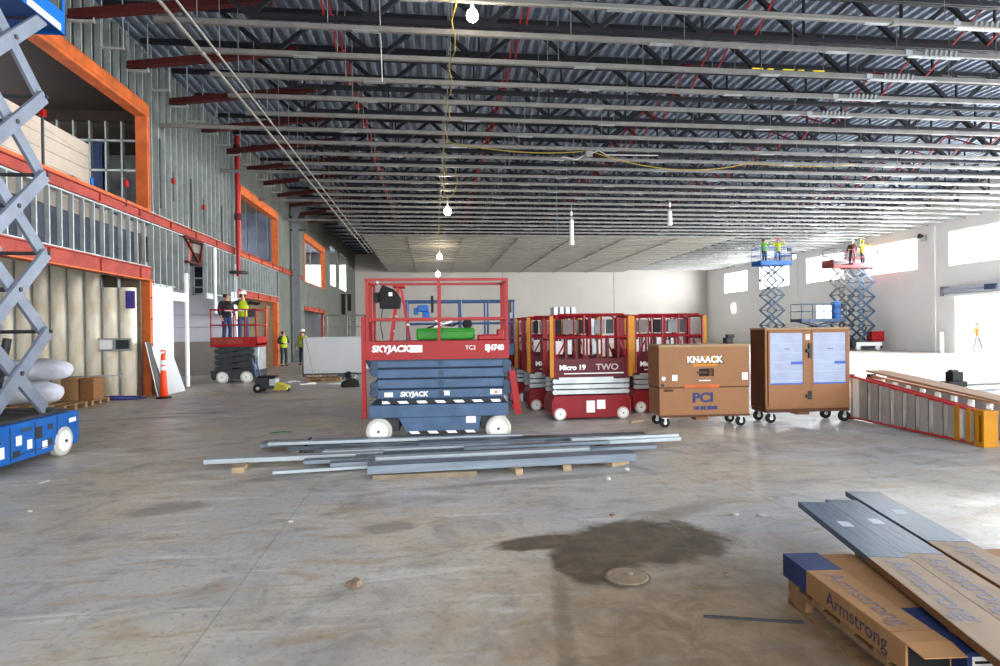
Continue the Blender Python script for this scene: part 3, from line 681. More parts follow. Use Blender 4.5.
def carton(loc, sx, sy, sz, lab, rz=0, m=cardboard):
    t = thing('carton', lab, 'carton', loc, rz)
    MB().box(-sx / 2, sx / 2, -sy / 2, sy / 2, 0, sz).build('box_body', m, t, .006); MB().box(-.03, .03, -sy / 2 - .001, sy / 2 + .001, sz, sz + .002).build('tape', mat('packing_tape', (200, 164, 116), .3), t)
    MB().box(-sx / 2, sx / 2, -.003, .003, sz, sz + .004).build('flap_seam', cardboard_d, t)
carton((-8.65, 15.42, .12), .36, .45, .54, 'brown carton on a small pallet, the one closer to the bags')
carton((-8.27, 15.46, .12), .3, .45, .53, 'brown carton on a small pallet, the one farther from the bags', 0, cardboard_d)
def crumple(n, r, seed):
    q = random.Random(seed); bm = bmesh.new(); bmesh.ops.create_icosphere(bm, subdivisions=2, radius=1)
    for v in bm.verts: v.co = Vector((v.co.x * r[0] * q.uniform(.7, 1.2), v.co.y * r[1] * q.uniform(.7, 1.2), max(0, (v.co.z * .5 + .5) * r[2] * q.uniform(.6, 1.2))))
    mb = MB().add([v.co.copy() for v in bm.verts], [tuple(v.index for v in f.verts) for f in bm.faces]); bm.free(); return mb
tp = tag(crumple(1, (.75, .25, .09), 3).build('tarp', grass_blue), 'crumpled blue tarp lying along the foot of the insulated bay', 'tarp'); tp.location = (-8.2, 16.35, 0)
tag(MB().bar((-9.0, 15.5, .675), (-7.65, 15.65, .67), .03, .025).build('rail_bar', steel), 'thin steel bar lying across the tops of the brown cartons', 'bar')

# half-height partition
pt = thing('partition_panel', 'half height grey white drywall partition standing on short dark feet', 'partition', (-3.7, 22.7, 0))
MB().box(-1.08, 1.08, -.06, .06, .12, 1.46).build('board', drywall, pt); MB().box(-1.1, -1.06, -.08, .08, 0, 1.48).build('end_stud', charcoal, pt)
MB().box(-1.08, 1.08, -.07, .07, .08, .13).box(.2, .3, -.3, .3, 0, .09).box(.8, .9, -.3, .3, 0, .09).box(-.8, -.7, -.3, .3, 0, .09).build('foot_rail', charcoal, pt)
MB().box(-1.08, 1.08, -.07, .07, 1.46, 1.49).build('top_track', stud_m, pt)
p3 = thing('broom', 'push broom leaning with its handle on the drywall partition', 'broom', (-4.25, 21.9, 0))
MB().tube([(0, 0, .08), (-.42, .66, 1.5)], .016, 8).build('handle', timber, p3); MB().box(-.25, .25, -.05, .05, .06, .12).build('head', timber, p3); MB().box(-.24, .24, -.045, .045, 0, .06).build('bristles', charcoal, p3)
pallet((-3.75, 20.9, 0), 1.1, .8, 'low wooden pallet on the floor before the drywall partition', .2, .12)
t = thing('drum_fan', 'small black wheeled fan at the corner of the drywall partition', 'fan', (-2.95, 21.3, 0))
MB().lathe([(.1, -.06), (.13, -.05), (.13, .05), (.1, .06)], (0, 0, .15), 'y', 18).build('housing', black, t); MB().box(-.12, .12, -.1, .1, 0, .04).build('foot', charcoal, t)
t = thing('tool_bag', 'open black tool bag on the floor between partition and lift', 'bag', (-2.5, 18.4, 0), .3)
MB().prism([(-.28, 0), (.28, 0), (.24, .2), (.1, .26), (-.12, .2), (-.25, .14)], 'y', -.15, .15).build('bag_body', black, t, .04); MB().tube([(-.22, 0, .24), (-.18, 0, .42), (.18, 0, .42), (.22, 0, .24)], .02, 8).build('handle', black, t); MB().obox((.12, .02, .34), (.08, .3, .1), (.2, .4, .3)).build('tool', steel, t)
for i, (x, y, a, lab) in enumerate(((-4.0, 19.6, .3, 'pale board scrap on the floor beside the pallet'), (-3.1, 19.4, -.4, 'white board scrap on the floor near the tool bag'), (-4.7, 20.6, .9, 'white paper scrap on the floor near the broom'))):
    o = tag(MB().obox((0, 0, .015), (.5, .2, .02)).obox((.1, .12, .03), (.3, .1, .015), (0, 0, .4)).build('board_scrap', paper), lab, 'scrap'); o.location = (x, y, 0); o.rotation_euler.z = a
# walk-behind floor machine
t = thing('floor_machine', 'black walk behind floor machine with yellow deck and tall handle', 'machine', (-4.6, 17.4, 0))
MB().box(-.34, .18, -.22, .22, .1, .42).build('tank', charcoal, t, .03); MB().box(-.32, .2, -.2, .2, .42, .46).build('lid', black, t, .01)
MB().prism([(.14, .06), (.5, .06), (.52, .14), (.3, .26), (.14, .28)], 'y', -.2, .2).build('deck', mat('olive_yellow', (176, 164, 60), .5), t, .01)
for yy in (-.26, .22):
    w = MB().lathe([(.1, 0), (.13, .01), (.13, .04), (.1, .05)], (-.26, yy, .13), 'y', 18).build('wheel', black, t); MB().lathe([(.05, -.005), (.05, .055)], (-.26, yy, .13), 'y', 12).build('hub', steel, w)
MB().lathe([(.05, 0), (.06, .01), (.06, .03), (.05, .04)], (.5, -.02, .06), 'y', 12).build('caster', black, t)
MB().tube([(-.3, -.18, .4), (-.42, -.18, .95), (-.42, .18, .95), (-.3, .18, .4)], .022, 8).build('handle', mat('handle_blue', (60, 84, 140), .5), t); MB().box(-.46, -.36, -.12, .12, .86, .98).build('control_box', charcoal, t)
MB().box(.05, .2, -.23, .23, .2, .38).build('grey_panel', steel, t)

# ------------------------------------------------------------------ scissor lifts
def wheel(parent, x, y, r, w, tyre, side, hubm=None):
    s = 1 if side > 0 else -1
    t = MB().lathe([(r * .62, -w / 2), (r * .9, -w / 2), (r, -w / 2 + .02), (r, w / 2 - .02), (r * .9, w / 2), (r * .62, w / 2)], (x, y, r), 'y', 28).build('wheel', tyre, parent, smooth=False)
    f_ = s * w / 2
    h = MB().lathe([(r * .7, f_ - s * .03), (r * .7, f_ + s * .004), (r * .6, f_ + s * .008), (r * .2, f_ + s * .001), (r * .2, f_ + s * .012), (.004, f_ + s * .012)], (x, y, r), 'y', 24).build('hub', hubm or hub_w, t)
    MB().lathe([(r * .1, f_ + s * .01), (r * .1, f_ + s * .03)], (x, y, r), 'y', 10).build('axle_nut', charcoal, t)
    return t
def railing(t, L, Wd, z, h, m, mid=True, toe=.0, toem=None, r=.022, posts=(-1, 0, 1), x0=None):
    a, b_ = L / 2, Wd / 2
    for s in (-1, 1):
        for k in posts: MB().tube([(k * a * .985, s * b_, z), (k * a * .985, s * b_, z + h)], r, 8).build('rail_post', m, t)
    loop = [(-a, -b_), (a, -b_), (a, b_), (-a, b_), (-a, -b_)]
    MB_ = MB()
    for (p, q) in zip(loop, loop[1:]): MB_.tube([(p[0], p[1], z + h), (q[0], q[1], z + h)], r * 1.1, 8)
    MB_.build('top_rail', m, t)
    if mid:
        w = MB()
        for (p, q) in zip(loop, loop[1:]): w.tube([(p[0], p[1], z + h * .52), (q[0], q[1], z + h * .52)], r * .9, 8)
        w.build('mid_rail', m, t)
    if toe:
        w = MB().box(-a, a, -b_ - .015, -b_ + .015, z - .02, z + toe).box(-a, a, b_ - .015, b_ + .015, z - .02, z + toe).box(-a - .01, -a + .02, -b_, b_, z - .02, z + toe).box(a - .02, a + .01, -b_, b_, z - .02, z + toe)
        w.build('toe_board', toem or m, t)
def scissor_arms(t, L, ys, zlo, zhi, n, m, w=.05, h=.11, pinm=None, x0=0.0):
    st = (zhi - zlo) / n; a = L / 2
    for i in range(n):
        z = zlo + i * st
        for s in (-1, 1):
            MB().bar((x0 - a, s * ys, z), (x0 + a, s * ys, z + st), w, h).build('scissor_arm', m, t, .006)
            MB().bar((x0 - a, s * (ys - w - .012), z + st), (x0 + a, s * (ys - w - .012), z), w, h).build('scissor_arm', m, t, .006)
    p = MB()
    for i in range(n + 1):
        z = zlo + i * st
        for x in (x0 - a, x0 + a): p.tube([(x, -ys - .045, z), (x, ys + .045, z)], .026, 10)
        if i < n: p.tube([(x0, -ys - .04, z + st / 2), (x0, ys + .04, z + st / 2)], .03, 10)
    p.build_each('pivot_pin', pinm or charcoal, t)

# the grey and red lift in the middle of the floor
g = thing('scissor_lift', 'slate blue scissor lift with red guard rails parked behind the loose steel studs', 'scissor lift', (.1, 9.4, 0), -.03)
wy_ = -.40; F = -.45                      # near face plane of the chassis
MB().box(-1.06, 1.08, F, .45, .4, .6).build('chassis', slate, g, .015)
MB().prism([(-.62, .4), (.66, .4), (.6, .15), (-.5, .15)], 'y', F + .02, .4).build('battery_tray', slate, g, .01)
MB().box(-.48, .58, F + .012, F + .02, .15, .19).build('hazard_strip', hazard, g)
MB().box(-.86, .96, F - .006, F, .62, .66).build('hazard_strip', hazard, g)
MB().box(-.97, -.62, F + .12, .42, .18, .4).box(.66, 1.0, F + .12, .42, .18, .4).build_each('axle_housing', charcoal, g)
for x in (-.92, .92):
    for s in (-1, 1): wheel(g, x, s * .38 - .0, .2, .13, tyre_w, s)
for s in (-1, 1):                         # folded scissor stack
    yy = s * .36
    for i in range(4):
        z = .69 + i * .158
        a = MB().box(-.94, 1.02, yy - .05, yy + .05, z, z + .135).build('scissor_arm', slate, g, .012)
        w = MB()
        for x in (-.98, 1.06): w.lathe([(.06, yy - .055), (.075, yy - .045), (.075, yy + .045), (.06, yy + .055)], (x, 0, z + (.04 if i % 2 else .1)), 'y', 14)
        w.lathe([(.05, yy - .06), (.05, yy + .06)], (.04, 0, z + .07), 'y', 14); w.build_each('arm_end', slate_d, a)
MB().box(-.9, 1.0, -.28, .28, .62, 1.22).build('inner_arms', slate_d, g)
MB().box(-1.06, 1.06, -.42, .42, 1.26, 1.31).build('platform_deck', slate_d, g)
MB().box(-1.1, 1.1, F - .02, F + .012, 1.29, 1.57).box(-1.1, 1.1, .44, .46, 1.29, 1.57).box(-1.1, -1.07, F, .45, 1.29, 1.57).box(1.07, 1.1, F, .45, 1.29, 1.57).build('toe_board', red, g)
for y in (F - .005, .45):
    for x in (-1.07, .02, 1.07):
        MB().box(x - .022, x + .022, y - .02, y + .02, 1.57, 2.5).build('rail_post', red, g)
    MB().box(-1.095, 1.095, y - .02, y + .02, 2.49, 2.53).build('top_rail', red, g)
    MB().box(-1.095, 1.095, y - .018, y + .018, 1.89, 1.93).build('mid_rail', red, g)
for x in (-1.075, 1.075):
    MB().box(x - .02, x + .02, F, .45, 2.48, 2.53).box(x - .02, x + .02, F, .45, 1.88, 1.93).build('end_rail', red, g)
    MB().box(x - .03, x + .03, -.05, 0, 1.57, 2.48).build('rail_post', red, g)
MB().box(-1.16, -1.1, F - .03, F + .05, .4, 1.95).build('gate_post', red, g)
MB().bar((1.14, F + .02, 1.1), (1.24, F + .02, .42), .1, .06, (0, 1, 0)).bar((1.14, .2, 1.1), (1.24, .2, .42), .06, .06).build('entry_ladder', red, g)
lad = MB()
for k in range(3): lad.box(1.13 + k * .03, 1.2 + k * .03, F, .2, .98 - k * .22, 1.0 - k * .22)
lad.build_each('ladder_step', red, g); g.scale = (.98, .98, .985)
text('lettering', 'SKYJACK', .135, white, g, (-.72, F - .022, 1.455), FRONT, .003, sx=1.05, bold=.006, shear=.15)
text('lettering', 'SJ4740', .12, white, g, (.87, F - .022, 1.455), FRONT, .003, sx=.9, bold=.006)
text('lettering', 'TC2', .09, white, g, (.5, F - .022, 1.46), FRONT, .003)
text('lettering', 'SKYJACK', .1, white, g, (-.38, -.415, .755), FRONT, .003, sx=1.05, bold=.004, shear=.15)
MB().box(-.43, -.24, F - .024, F - .02, 1.4, 1.51).build('decal', white, g)
MB().box(-.83, -.7, -.416, -.412, .72, .79).box(.08, .17, -.416, -.412, .73, .8).box(.8, .98, -.416, -.412, .73, .81).build_each('decal', paper, g)
MB().box(.42, .57, F + .014, F + .019, .3, .41).build_each('decal', paper, g); MB().prism([(.86, .75), (.92, .75), (.89, .8)], 'y', -.419, -.417).build('warning_decal', orange_pl, g)
MB().box(.62, .96, F - .0, F + .3, 1.57, 1.66).box(.92, 1.02, F, F + .2, 1.57, 1.74).build('control_box', red, g, .02)
MB().box(-.1, -.06, F - .06, F - .02, 2.0, 2.26).build('latch', black, g)
# things carried on it
gb = thing('tool_case', 'bright green open tool case resting on the slate lift platform', 'case', (.22, 9.25, 1.58))
MB().box(-.46, .44, -.14, .14, -.02, .16).build('case_body', green, gb, .03); MB().box(-.46, .44, -.15, .15, .1, .13).build('case_lip', green, gb, .01)
MB().tube([(-.3, 0, .16), (-.1, .02, .22), (.1, -.02, .19), (.2, 0, .24)], .015, 6).build('hose', black, gb); MB().obox((-.05, .04, .22), (.3, .06, .03), (0, -.3, .2)).obox((-.12, 0, .26), (.2, .05, .02), (0, .5, 0)).build('tool', white, gb)
MB().lathe([(.05, -.06), (.075, -.05), (.075, .05), (.05, .06)], (.33, 0, .22), 'y', 16).build('hose_reel', black, gb)
hb = thing('tool_pouch', 'black tool pouch hanging inside the rail of the slate lift', 'pouch', (-.68, 9.6, 2.2))
MB().add([(-.14, -.06, -.14), (.18, -.06, -.14), (.2, -.06, .02), (.1, -.06, .16), (-.1, -.06, .24), (-.16, -.06, .1), (-.14, .08, -.14), (.18, .08, -.14), (.2, .08, .02), (.1, .08, .16), (-.1, .08, .24), (-.16, .08, .1)],
         [(0, 1, 2, 3, 4, 5), (11, 10, 9, 8, 7, 6)] + [(i, i + 6, (i + 1) % 6 + 6, (i + 1) % 6) for i in range(6)]).build('pouch_body', black, hb, .02)
MB().tube([(-.12, 0, .2), (-.2, 0, .28), (-.22, .05, .32), (-.18, .1, .28)], .012, 6).build('hook', steel, hb); MB().box(.0, .06, -.065, -.06, .06, .12).build('patch', paper, hb)
MB().tube([(-.1, 0, -.12), (-.14, .02, -.4), (-.1, 0, -.62)], .008, 6).build('lead', black, hb); MB().lathe([(.03, -.14), (.05, -.12), (.05, .0), (.03, .03)], (-.2, .1, .1), 'z', 10).build('bottle', charcoal, hb)

# row of small crimson lifts
def micro(loc, lab, rz=0):
    t = thing('compact_lift', lab, 'scissor lift', loc, rz, 'parked crimson lifts')
    a, b_ = .72, .38
    MB().prism([(-a - .04, .12), (-a + .06, .04), (a - .06, .04), (a + .04, .12), (a + .04, .34), (a - .02, .46), (-a + .02, .46), (-a - .04, .34)], 'y', -b_, b_).build('chassis', crimson, t, .012)
    for x in (-.6, .6):
        for s in (-1, 1): wheel(t, x, s * .345, .12, .09, tyre_w, s)
    for i in range(3):
        z = .48 + i * .1; w = MB()
        for s in (-1, 1): w.box(-.66, .66, s * .33 - .03, s * .33 + .03, z, z + .085)
        w.build('scissor_arm', steel, t, .008)
        w = MB()
        for s in (-1, 1):
            for x in (-.69, .69): w.lathe([(.045, s * .33 - .035), (.045, s * .33 + .035)], (x, 0, z + .045), 'y', 12)
        w.build_each('arm_end', steel, t)
    MB().box(-.6, .6, -.25, .25, .46, .78).build('inner_arms', charcoal, t)
    MB().box(-a, a, -b_, b_, .78, .82).build('platform_deck', maroon, t)
    MB().box(-a, a, -b_ - .005, -b_ + .015, .79, 1.14).box(-a, a, b_ - .015, b_ + .005, .79, 1.14).build_each('side_panel', maroon, t)
    MB().box(-a + .1, a - .3, -b_ - .012, -b_, .74, .8).build('sill_strip', steel, t)
    for s in (-1, 1):
        y = s * b_
        MB().tube([(-a + .02, y, .8), (-a + .02, y, 1.88), (-a + .1, y, 1.96), (a - .1, y, 1.96), (a - .02, y, 1.88), (a - .02, y, .8)], .024, 8).build('guard_hoop', crimson, t)
        MB().tube([(-a, y, 1.54), (a, y, 1.54)], .022, 8).build('mid_rail', crimson, t)
        for x in (-.14, .2): MB().tube([(x, y, 1.14), (x, y, 1.96)], .02, 8).build('rail_post', crimson, t)
        MB().tube([(-a + .05, y, 1.14), (-a + .25, y, 1.5)], .016, 6).tube([(a - .05, y, 1.14), (a - .2, y, 1.5)], .016, 6).build_each('brace', crimson, t)
        w = MB()
        for k in range(6): w.box(-.5 + k * .2, -.46 + k * .2, y - .01, y + .01, 1.14, 1.54)
        w.build('bar_infill', maroon, t)
    for x in (-a - .03, a + .03):
        MB().box(x - .035, x + .035, -b_ - .02, -b_ + .05, .8, 1.94).build('yellow_post', yellow, t)
        MB().tube([(x, -b_, 1.94), (x, b_, 1.94)], .02, 8).tube([(x, -b_, 1.5), (x, b_, 1.5)], .02, 8).build('end_rail', crimson, t)
        MB().box(x - .03, x + .03, b_ - .05, b_ + .02, .8, 1.94).build('end_post', crimson, t)
    for (x0, x1, m) in ((-.52, -.42, black), (-.38, -.18, mat('grey_brown_panel', (120, 108, 104), .6)), (-.06, .1, black), (.26, .46, mat('grey_panel', (128, 128, 130), .6)), (.5, .64, charcoal)):
        MB().box(x0, x1, b_ - .1, b_ - .06, 1.6, 1.88).build('control_panel', m, t)
    MB().box(-.52, -.38, b_ - .05, b_ - .03, 1.2, 1.46).box(.02, .16, b_ - .05, b_ - .03, 1.18, 1.5).box(.34, .44, b_ - .05, b_ - .03, 1.2, 1.48).build_each('placard', paper, t)
    MB().box(-.28, -.2, b_ - .05, b_ - .03, 1.2, 1.48).box(.22, .3, b_ - .05, b_ - .03, 1.2, 1.44).build_each('label_strip', steel, t)
    MB().box(-.1, .06, -b_ - .003, -b_, .14, .36).box(.1, .26, -b_ - .003, -b_, .2, .37).build_each('decal', paper, t)
    MB().box(a - .1, a + .03, -b_ + .02, b_ - .02, 1.15, 1.3).build('control_box', crimson, t, .02)
    text('lettering', 'Micro 19', .13, white, t, (-.36, -b_ - .008, .98), FRONT, .003, sx=1.05, bold=.005)
    text('lettering', 'TWO', .16, mat('outline_grey', (190, 170, 174), .6), t, (.3, -b_ - .008, .98), FRONT, .003, sx=1.1, bold=.003)
    MB().box(-a + .2, a - .1, -b_ - .009, -b_ - .006, .86, .88).build('pinstripe', paper, t)
    return t
m0 = micro((2.94, 11.1, 0), 'crimson compact lift in full view between slate lift and brown tool chest')
dup(m0, (4.72, 11.75, 0), 0, 'crimson compact lift partly hidden behind the brown tool chest')
dup(m0, (2.74, 12.5, 0), 0, 'crimson compact lift directly behind the one in full view')
dup(m0, (2.68, 13.9, 0), 0, 'crimson compact lift third back in the row by the slate lift')
dup(m0, (2.6, 15.3, 0), 0, 'crimson compact lift at the back end of the row by the slate lift')
dup(m0, (5.2, 13.6, 0), 0, 'crimson compact lift standing behind the one next to the tool chest')
for i in range(4):
    d = tag(MB().box(-.06, .06, -.25, .25, 0, .36).build('duct_section', steel), 'short bare duct section standing above the crimson lifts', 'duct', 'duct sections behind the lifts'); d.location = (3.5 + i * .17, 16.7, 1.95)
tag(MB().box(3.2, 4.6, 16.2, 17.2, 1.85, 1.95).box(3.25, 3.35, 16.25, 16.35, 0, 1.85).box(4.45, 4.55, 16.25, 16.35, 0, 1.85).box(3.25, 3.35, 17.05, 17.15, 0, 1.85).box(4.45, 4.55, 17.05, 17.15, 0, 1.85).build('staging_rack', steel), 'steel rack behind the crimson lifts carrying bare duct sections', 'rack')

def lift(name, lab, loc, rz, L, Wd, ch, n, zp, chm, armm, platm, railm, toe=.18, arm_h=.11, zl=.66, wr=.2, rail_h=1.08, ext=0, wheelm=tyre_w, arm_l=None, arm_x=0.0, px=0.0):
    t = thing(name, lab, 'scissor lift', loc, rz)
    a, b_ = L / 2, Wd / 2
    MB().prism([(-a, .2), (-a + .05, ch[0]), (-a + .12, ch[0]), (-a + .2, ch[0] + .2), (-a + .52, ch[0] + .2), (-a + .6, ch[0]), (a - .6, ch[0]), (a - .52, ch[0] + .2), (a - .2, ch[0] + .2), (a - .12, ch[0]), (a - .05, ch[0]), (a, .2), (a, ch[1]), (-a, ch[1])], 'y', -b_, b_).build('chassis', chm, t, .012)
    MB().box(-a + .12, a - .12, -b_ + .1, b_ - .1, ch[1], ch[1] + .04).build('chassis_rail', charcoal, t)
    for x in (-a + .36, a - .36):
        for s in (-1, 1): wheel(t, x, s * (b_ - .05), wr, .12, wheelm, s)
    scissor_arms(t, arm_l or (L * .56 if n > 3 else L * .8), b_ - .07 if arm_l else b_ - .12, zl, zp - .06, n, armm, .05, arm_h, x0=arm_x)
    pa = a; a = a - px; nb = -pa - px; MB().box(nb, a + ext, -b_ + .02, b_ - .02, zp - .06, zp).build('platform_deck', platm, t)
    w = MB().box(nb, a + ext, -b_, -b_ + .02, zp - .1, zp + toe).box(nb, a + ext, b_ - .02, b_, zp - .1, zp + toe).box(nb, nb + .02, -b_, b_, zp - .1, zp + toe).box(a + ext - .02, a + ext, -b_, b_, zp - .1, zp + toe).build('toe_board', platm, t)
    for s in (-1, 1):
        for x in (nb + .02, 0, a * .5, a - .02 + ext): MB().tube([(x, s * (b_ - .02), zp), (x, s * (b_ - .02), zp + rail_h)], .022, 8).build('rail_post', railm, t)
    for nm, z in (('top_rail', rail_h), ('mid_rail', rail_h * .55)):
        w = MB(); q = [(nb, -b_ + .02), (a + ext, -b_ + .02), (a + ext, b_ - .02), (nb, b_ - .02), (nb, -b_ + .02)]
        for u, v in zip(q, q[1:]): w.tube([(*u, zp + z), (*v, zp + z)], .022, 8)
        w.build(nm, railm, t)
    MB().box(a + ext - .3, a + ext - .06, -b_ + .02, -b_ + .14, zp + rail_h - .26, zp + rail_h).build('control_box', charcoal, t, .01)
    MB().tube([(.05, 0, ch[1] + .1), (a * .35, 0, zl + (zp - zl) / max(n, 1) * .9)], .05, 10).build('hydraulic_ram', charcoal, t)
    return t
# the raised blue lift beside the insulated bay
bl = lift('scissor_lift', 'blue scissor lift raised on pale grey arms beside the insulated bay', (-5.6, 8.17, 0), PI / 2, 2.36, .82, (.12, .6), 5, 6.12, blue, arm_grey, blue, blue, .2, .17, .68, .21, arm_l=1.16, arm_x=.05, px=.16)
F2 = -.411
for (x, z, w_, h_, m) in ((-.1, .38, .1, .12, paper), (.1, .3, .09, .12, paper), (.28, .42, .14, .16, charcoal), (.4, .24, .1, .1, paper), (.52, .46, .1, .08, charcoal), (.5, .26, .1, .08, charcoal), (1.02, .48, .16, .06, paper), (-.5, .44, .16, .12, charcoal), (-.4, .28, .08, .14, paper), (.05, .5, .2, .05, slate_d), (-.15, .22, .12, .08, charcoal)):
    MB().box(x - w_ / 2, x + w_ / 2, F2 - .004, F2 + .004, z - h_ / 2, z + h_ / 2).build('decal', m, bl)
MB().box(-.25, .75, F2 - .006, F2 + .002, .2, .21).box(.2, .21, F2 - .006, F2 + .002, .15, .58).box(.66, .67, F2 - .006, F2 + .002, .15, .58).box(-.26, -.25, F2 - .006, F2 + .002, .15, .58).build('door_gap', charcoal, bl)
MB().box(.2, .9, F2 - .006, F2 + .003, 6.03, 6.12).build('pale_stripe', white, bl)
MB().tube([(-.2, .1, .7), (-.1, .12, 1.6), (.2, .1, 2.4), (0, .1, 3.2), (.25, .12, 4.0), (.0, .1, 5.0), (.2, .1, 6.0)], .025, 8).build('hydraulic_hose', black, bl, smooth=True)
for k in range(3):
    MB().bar((-.35, .05, 1.3 + k * 2.1), (.2, .05, 2.2 + k * 2.1), .1, .1).build('hydraulic_ram', charcoal, bl)
# raised lifts by the tall windows
fb = lift('scissor_lift', 'blue platform scissor lift raised high with two workers in hi-vis', (23.62, 38.8, 0), 0, 2.3, 1.2, (.12, .6), 5, 5.98, slate_d, slate_d, blue, blue, .2, .12, .68)
fred = mat('hazed_red', (150, 64, 66), .6, 0, .08, 3)  # paler red puts the haze of distance into the platform colour
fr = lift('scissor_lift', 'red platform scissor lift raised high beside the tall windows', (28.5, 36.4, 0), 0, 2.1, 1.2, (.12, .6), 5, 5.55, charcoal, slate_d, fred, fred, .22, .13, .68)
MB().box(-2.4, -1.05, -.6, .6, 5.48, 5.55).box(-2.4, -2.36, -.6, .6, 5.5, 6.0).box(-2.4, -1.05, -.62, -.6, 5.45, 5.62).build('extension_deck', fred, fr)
MB().box(.2, 1.1, -.7, -.2, .6, 1.25).build('control_cabinet', red, fr, .02); MB().box(-.9, .9, -.72, -.66, .3, .55).build('bumper', paper, fr)
fg = lift('scissor_lift', 'grey scissor lift raised close behind the red platform lift', (28.45, 38.2, 0), 0, 2.0, 1.2, (.12, .6), 5, 5.9, charcoal, charcoal, charcoal, charcoal, .22, .13, .68)
lo = lift('scissor_lift', 'low scissor lift with dark slate rails in front of the tall windows', (25.55, 36.6, 0), 0, 3.2, 1.2, (.12, .6), 2, 2.02, slate_d, slate_d, slate_d, slate_d, .1, .1, .66)
tag(MB().box(-.55, .55, -.1, .1, 0, 1.0).build('white_sheet', white), 'white sheet standing on the low slate railed lift', 'sheet').location = (25.9, 36.6, 2.02)
cb = thing('water_tank', 'small blue plastic drum standing on the low slate railed lift', 'drum', (26.8, 36.6, 2.02))
MB().lathe([(.22, .0), (.3, .03), (.31, .15), (.31, 1.1), (.29, 1.2), (.15, 1.26), (.06, 1.3)], n=20).build('tank_body', blue, cb); MB().lathe([(.315, .4), (.325, .42), (.325, .48), (.315, .5)], n=20).lathe([(.315, .8), (.325, .82), (.325, .88), (.315, .9)], n=20).build_each('band', slate_d, cb)
# lift behind the partition, lift behind the slate lift
lift('scissor_lift', 'lowered scissor lift with grey rails behind the half height partition', (-3.6, 26.2, 0), 0, 2.0, .9, (.12, .5), 3, 1.3, slate_d, slate_d, channel_m, channel_m, .12, .08, .56)
fblue = mat('faded_blue', (58, 84, 126), .5, 0, .1, 3)
lb = lift('scissor_lift', 'lowered scissor lift with blue rails behind the slate and red lift', (.62, 13.1, 0), 0, 2.34, .8, (.12, .5), 3, 1.25, fblue, arm_grey, fblue, fblue, .14, .08, .56)
tag(MB().box(-.12, .12, -.08, .08, 0, .14).box(-.2, -.1, -.05, .05, -.06, .08).box(-.02, .14, -.08, .02, -.16, 0).build('work_glove', blue, bevel=.02), 'blue bundle hooked on the blue lift rail', 'bundle').location = (-.18, 12.66, 2.1)
# worker's red lift near the wall
rl = lift('scissor_lift', 'red railed scissor lift with charcoal arms carrying a worker near the passage', (-6.62, 21.3, 0), 0, 1.5, 1.2, (.12, .42), 4, 1.32, charcoal, charcoal, red, red, .22, .15, .48, .2, 1.15, arm_l=1.25)
MB().box(-.7, .3, -.62, -.605, 1.32, 1.5).build('faded_panel', primer, rl)
MB().box(.42, .74, -.4, .5, .3, 1.2).build('grey_side_stack', steel, rl, .02)
text('lettering', 'SKYJACK', .12, white, rl, (.0, -.614, 1.42), FRONT, .003, bold=.004)

# step ladder seen through the slate lift's rails
sl = thing('step_ladder', 'red step ladder standing open behind the slate lift', 'ladder', (-.62, 11.6, 0))
for s in (-1, 1):
    MB().bar((-.38 + 0, s * .26, 0), (-.02, s * .16, 2.55), .045, .03).build('front_rail', fibre_red, sl); MB().bar((.42, s * .26, 0), (.04, s * .18, 2.5), .035, .02).build('rear_rail', fibre_red, sl)
for k in range(8):
    q = (k + 1) / 9; MB().box(-.42 + .36 * q, -.34 + .36 * q, -.25 + .09 * q, .25 - .09 * q, 2.55 * q - .015, 2.55 * q + .01).build('step', alum, sl)
MB().box(-.12, .12, -.2, .2, 2.53, 2.6).build('top_cap', fibre_red, sl, .02)
w = MB()
for k in range(3): w.box(.36 - .11 * k, .4 - .11 * k, -.24, .24, .4 + .7 * k, .44 + .7 * k)
w.build('rear_brace', alum, sl)

# ------------------------------------------------------------------ tool chests
def caster(t, x, y, r=.085, m=black, fix=.0):
    c = MB().lathe([(r * .6, -.025), (r, -.02), (r, .02), (r * .6, .025)], (x + fix, y, r), 'y', 18).build('caster', m, t)
    MB().box(x - .05, x + .05, y - .045, y + .045, r * 1.9, r * 2.15).box(x - .02 + fix * .5, x + .02 + fix * .5, y - .042, y - .03, r * .9, r * 1.9).box(x - .02 + fix * .5, x + .02 + fix * .5, y + .03, y + .042, r * .9, r * 1.9).build('fork', steel, c)
    MB().lathe([(r * .35, -.032), (r * .35, .032)], (x + fix, y, r), 'y', 12).build('hub', hub_w, c)
bx = thing('job_box', 'brown steel job box on casters with slanted lid seam and yellow badge', 'tool chest', (4.6, 9.62, 0), -.03)
F3 = -.04
MB().box(-.79, .79, F3, .5, .2, .68).build('lower_body', tan, bx, .012); MB().box(-.8, .8, F3 - .012, .5, .69, 1.39).build('lid', tan, bx, .012)
MB().box(-.802, .802, F3 - .016, .51, 1.37, 1.41).build('lid_edge', mat('pale_tan', (150, 124, 92), .5), bx); MB().box(-.79, .79, F3 - .006, .5, .67, .7).build('lid_seam', tan_d, bx)
MB().box(-.35, .25, F3 - .017, F3 - .012, .675, .73).build('orange_strip', orange, bx)
MB().box(-.795, .795, F3 - .014, F3 + .03, .18, .215).build('base_channel', tan_d, bx)
for x in (-.68, .66):
    for y in (.02, .42): caster(bx, x, y, .085)
MB().prism([(-.3, 1.155), (.3, 1.155), (.34, 1.19), (.34, 1.22), (-.34, 1.22), (-.34, 1.19)], 'y', F3 - .017, F3 - .013).box(-.2, .22, F3 - .017, F3 - .013, 1.04, 1.09).box(-.24, .26, F3 - .016, F3 - .012, 1.09, 1.16).build('badge', mat('badge_yellow', (186, 122, 22), .5), bx)
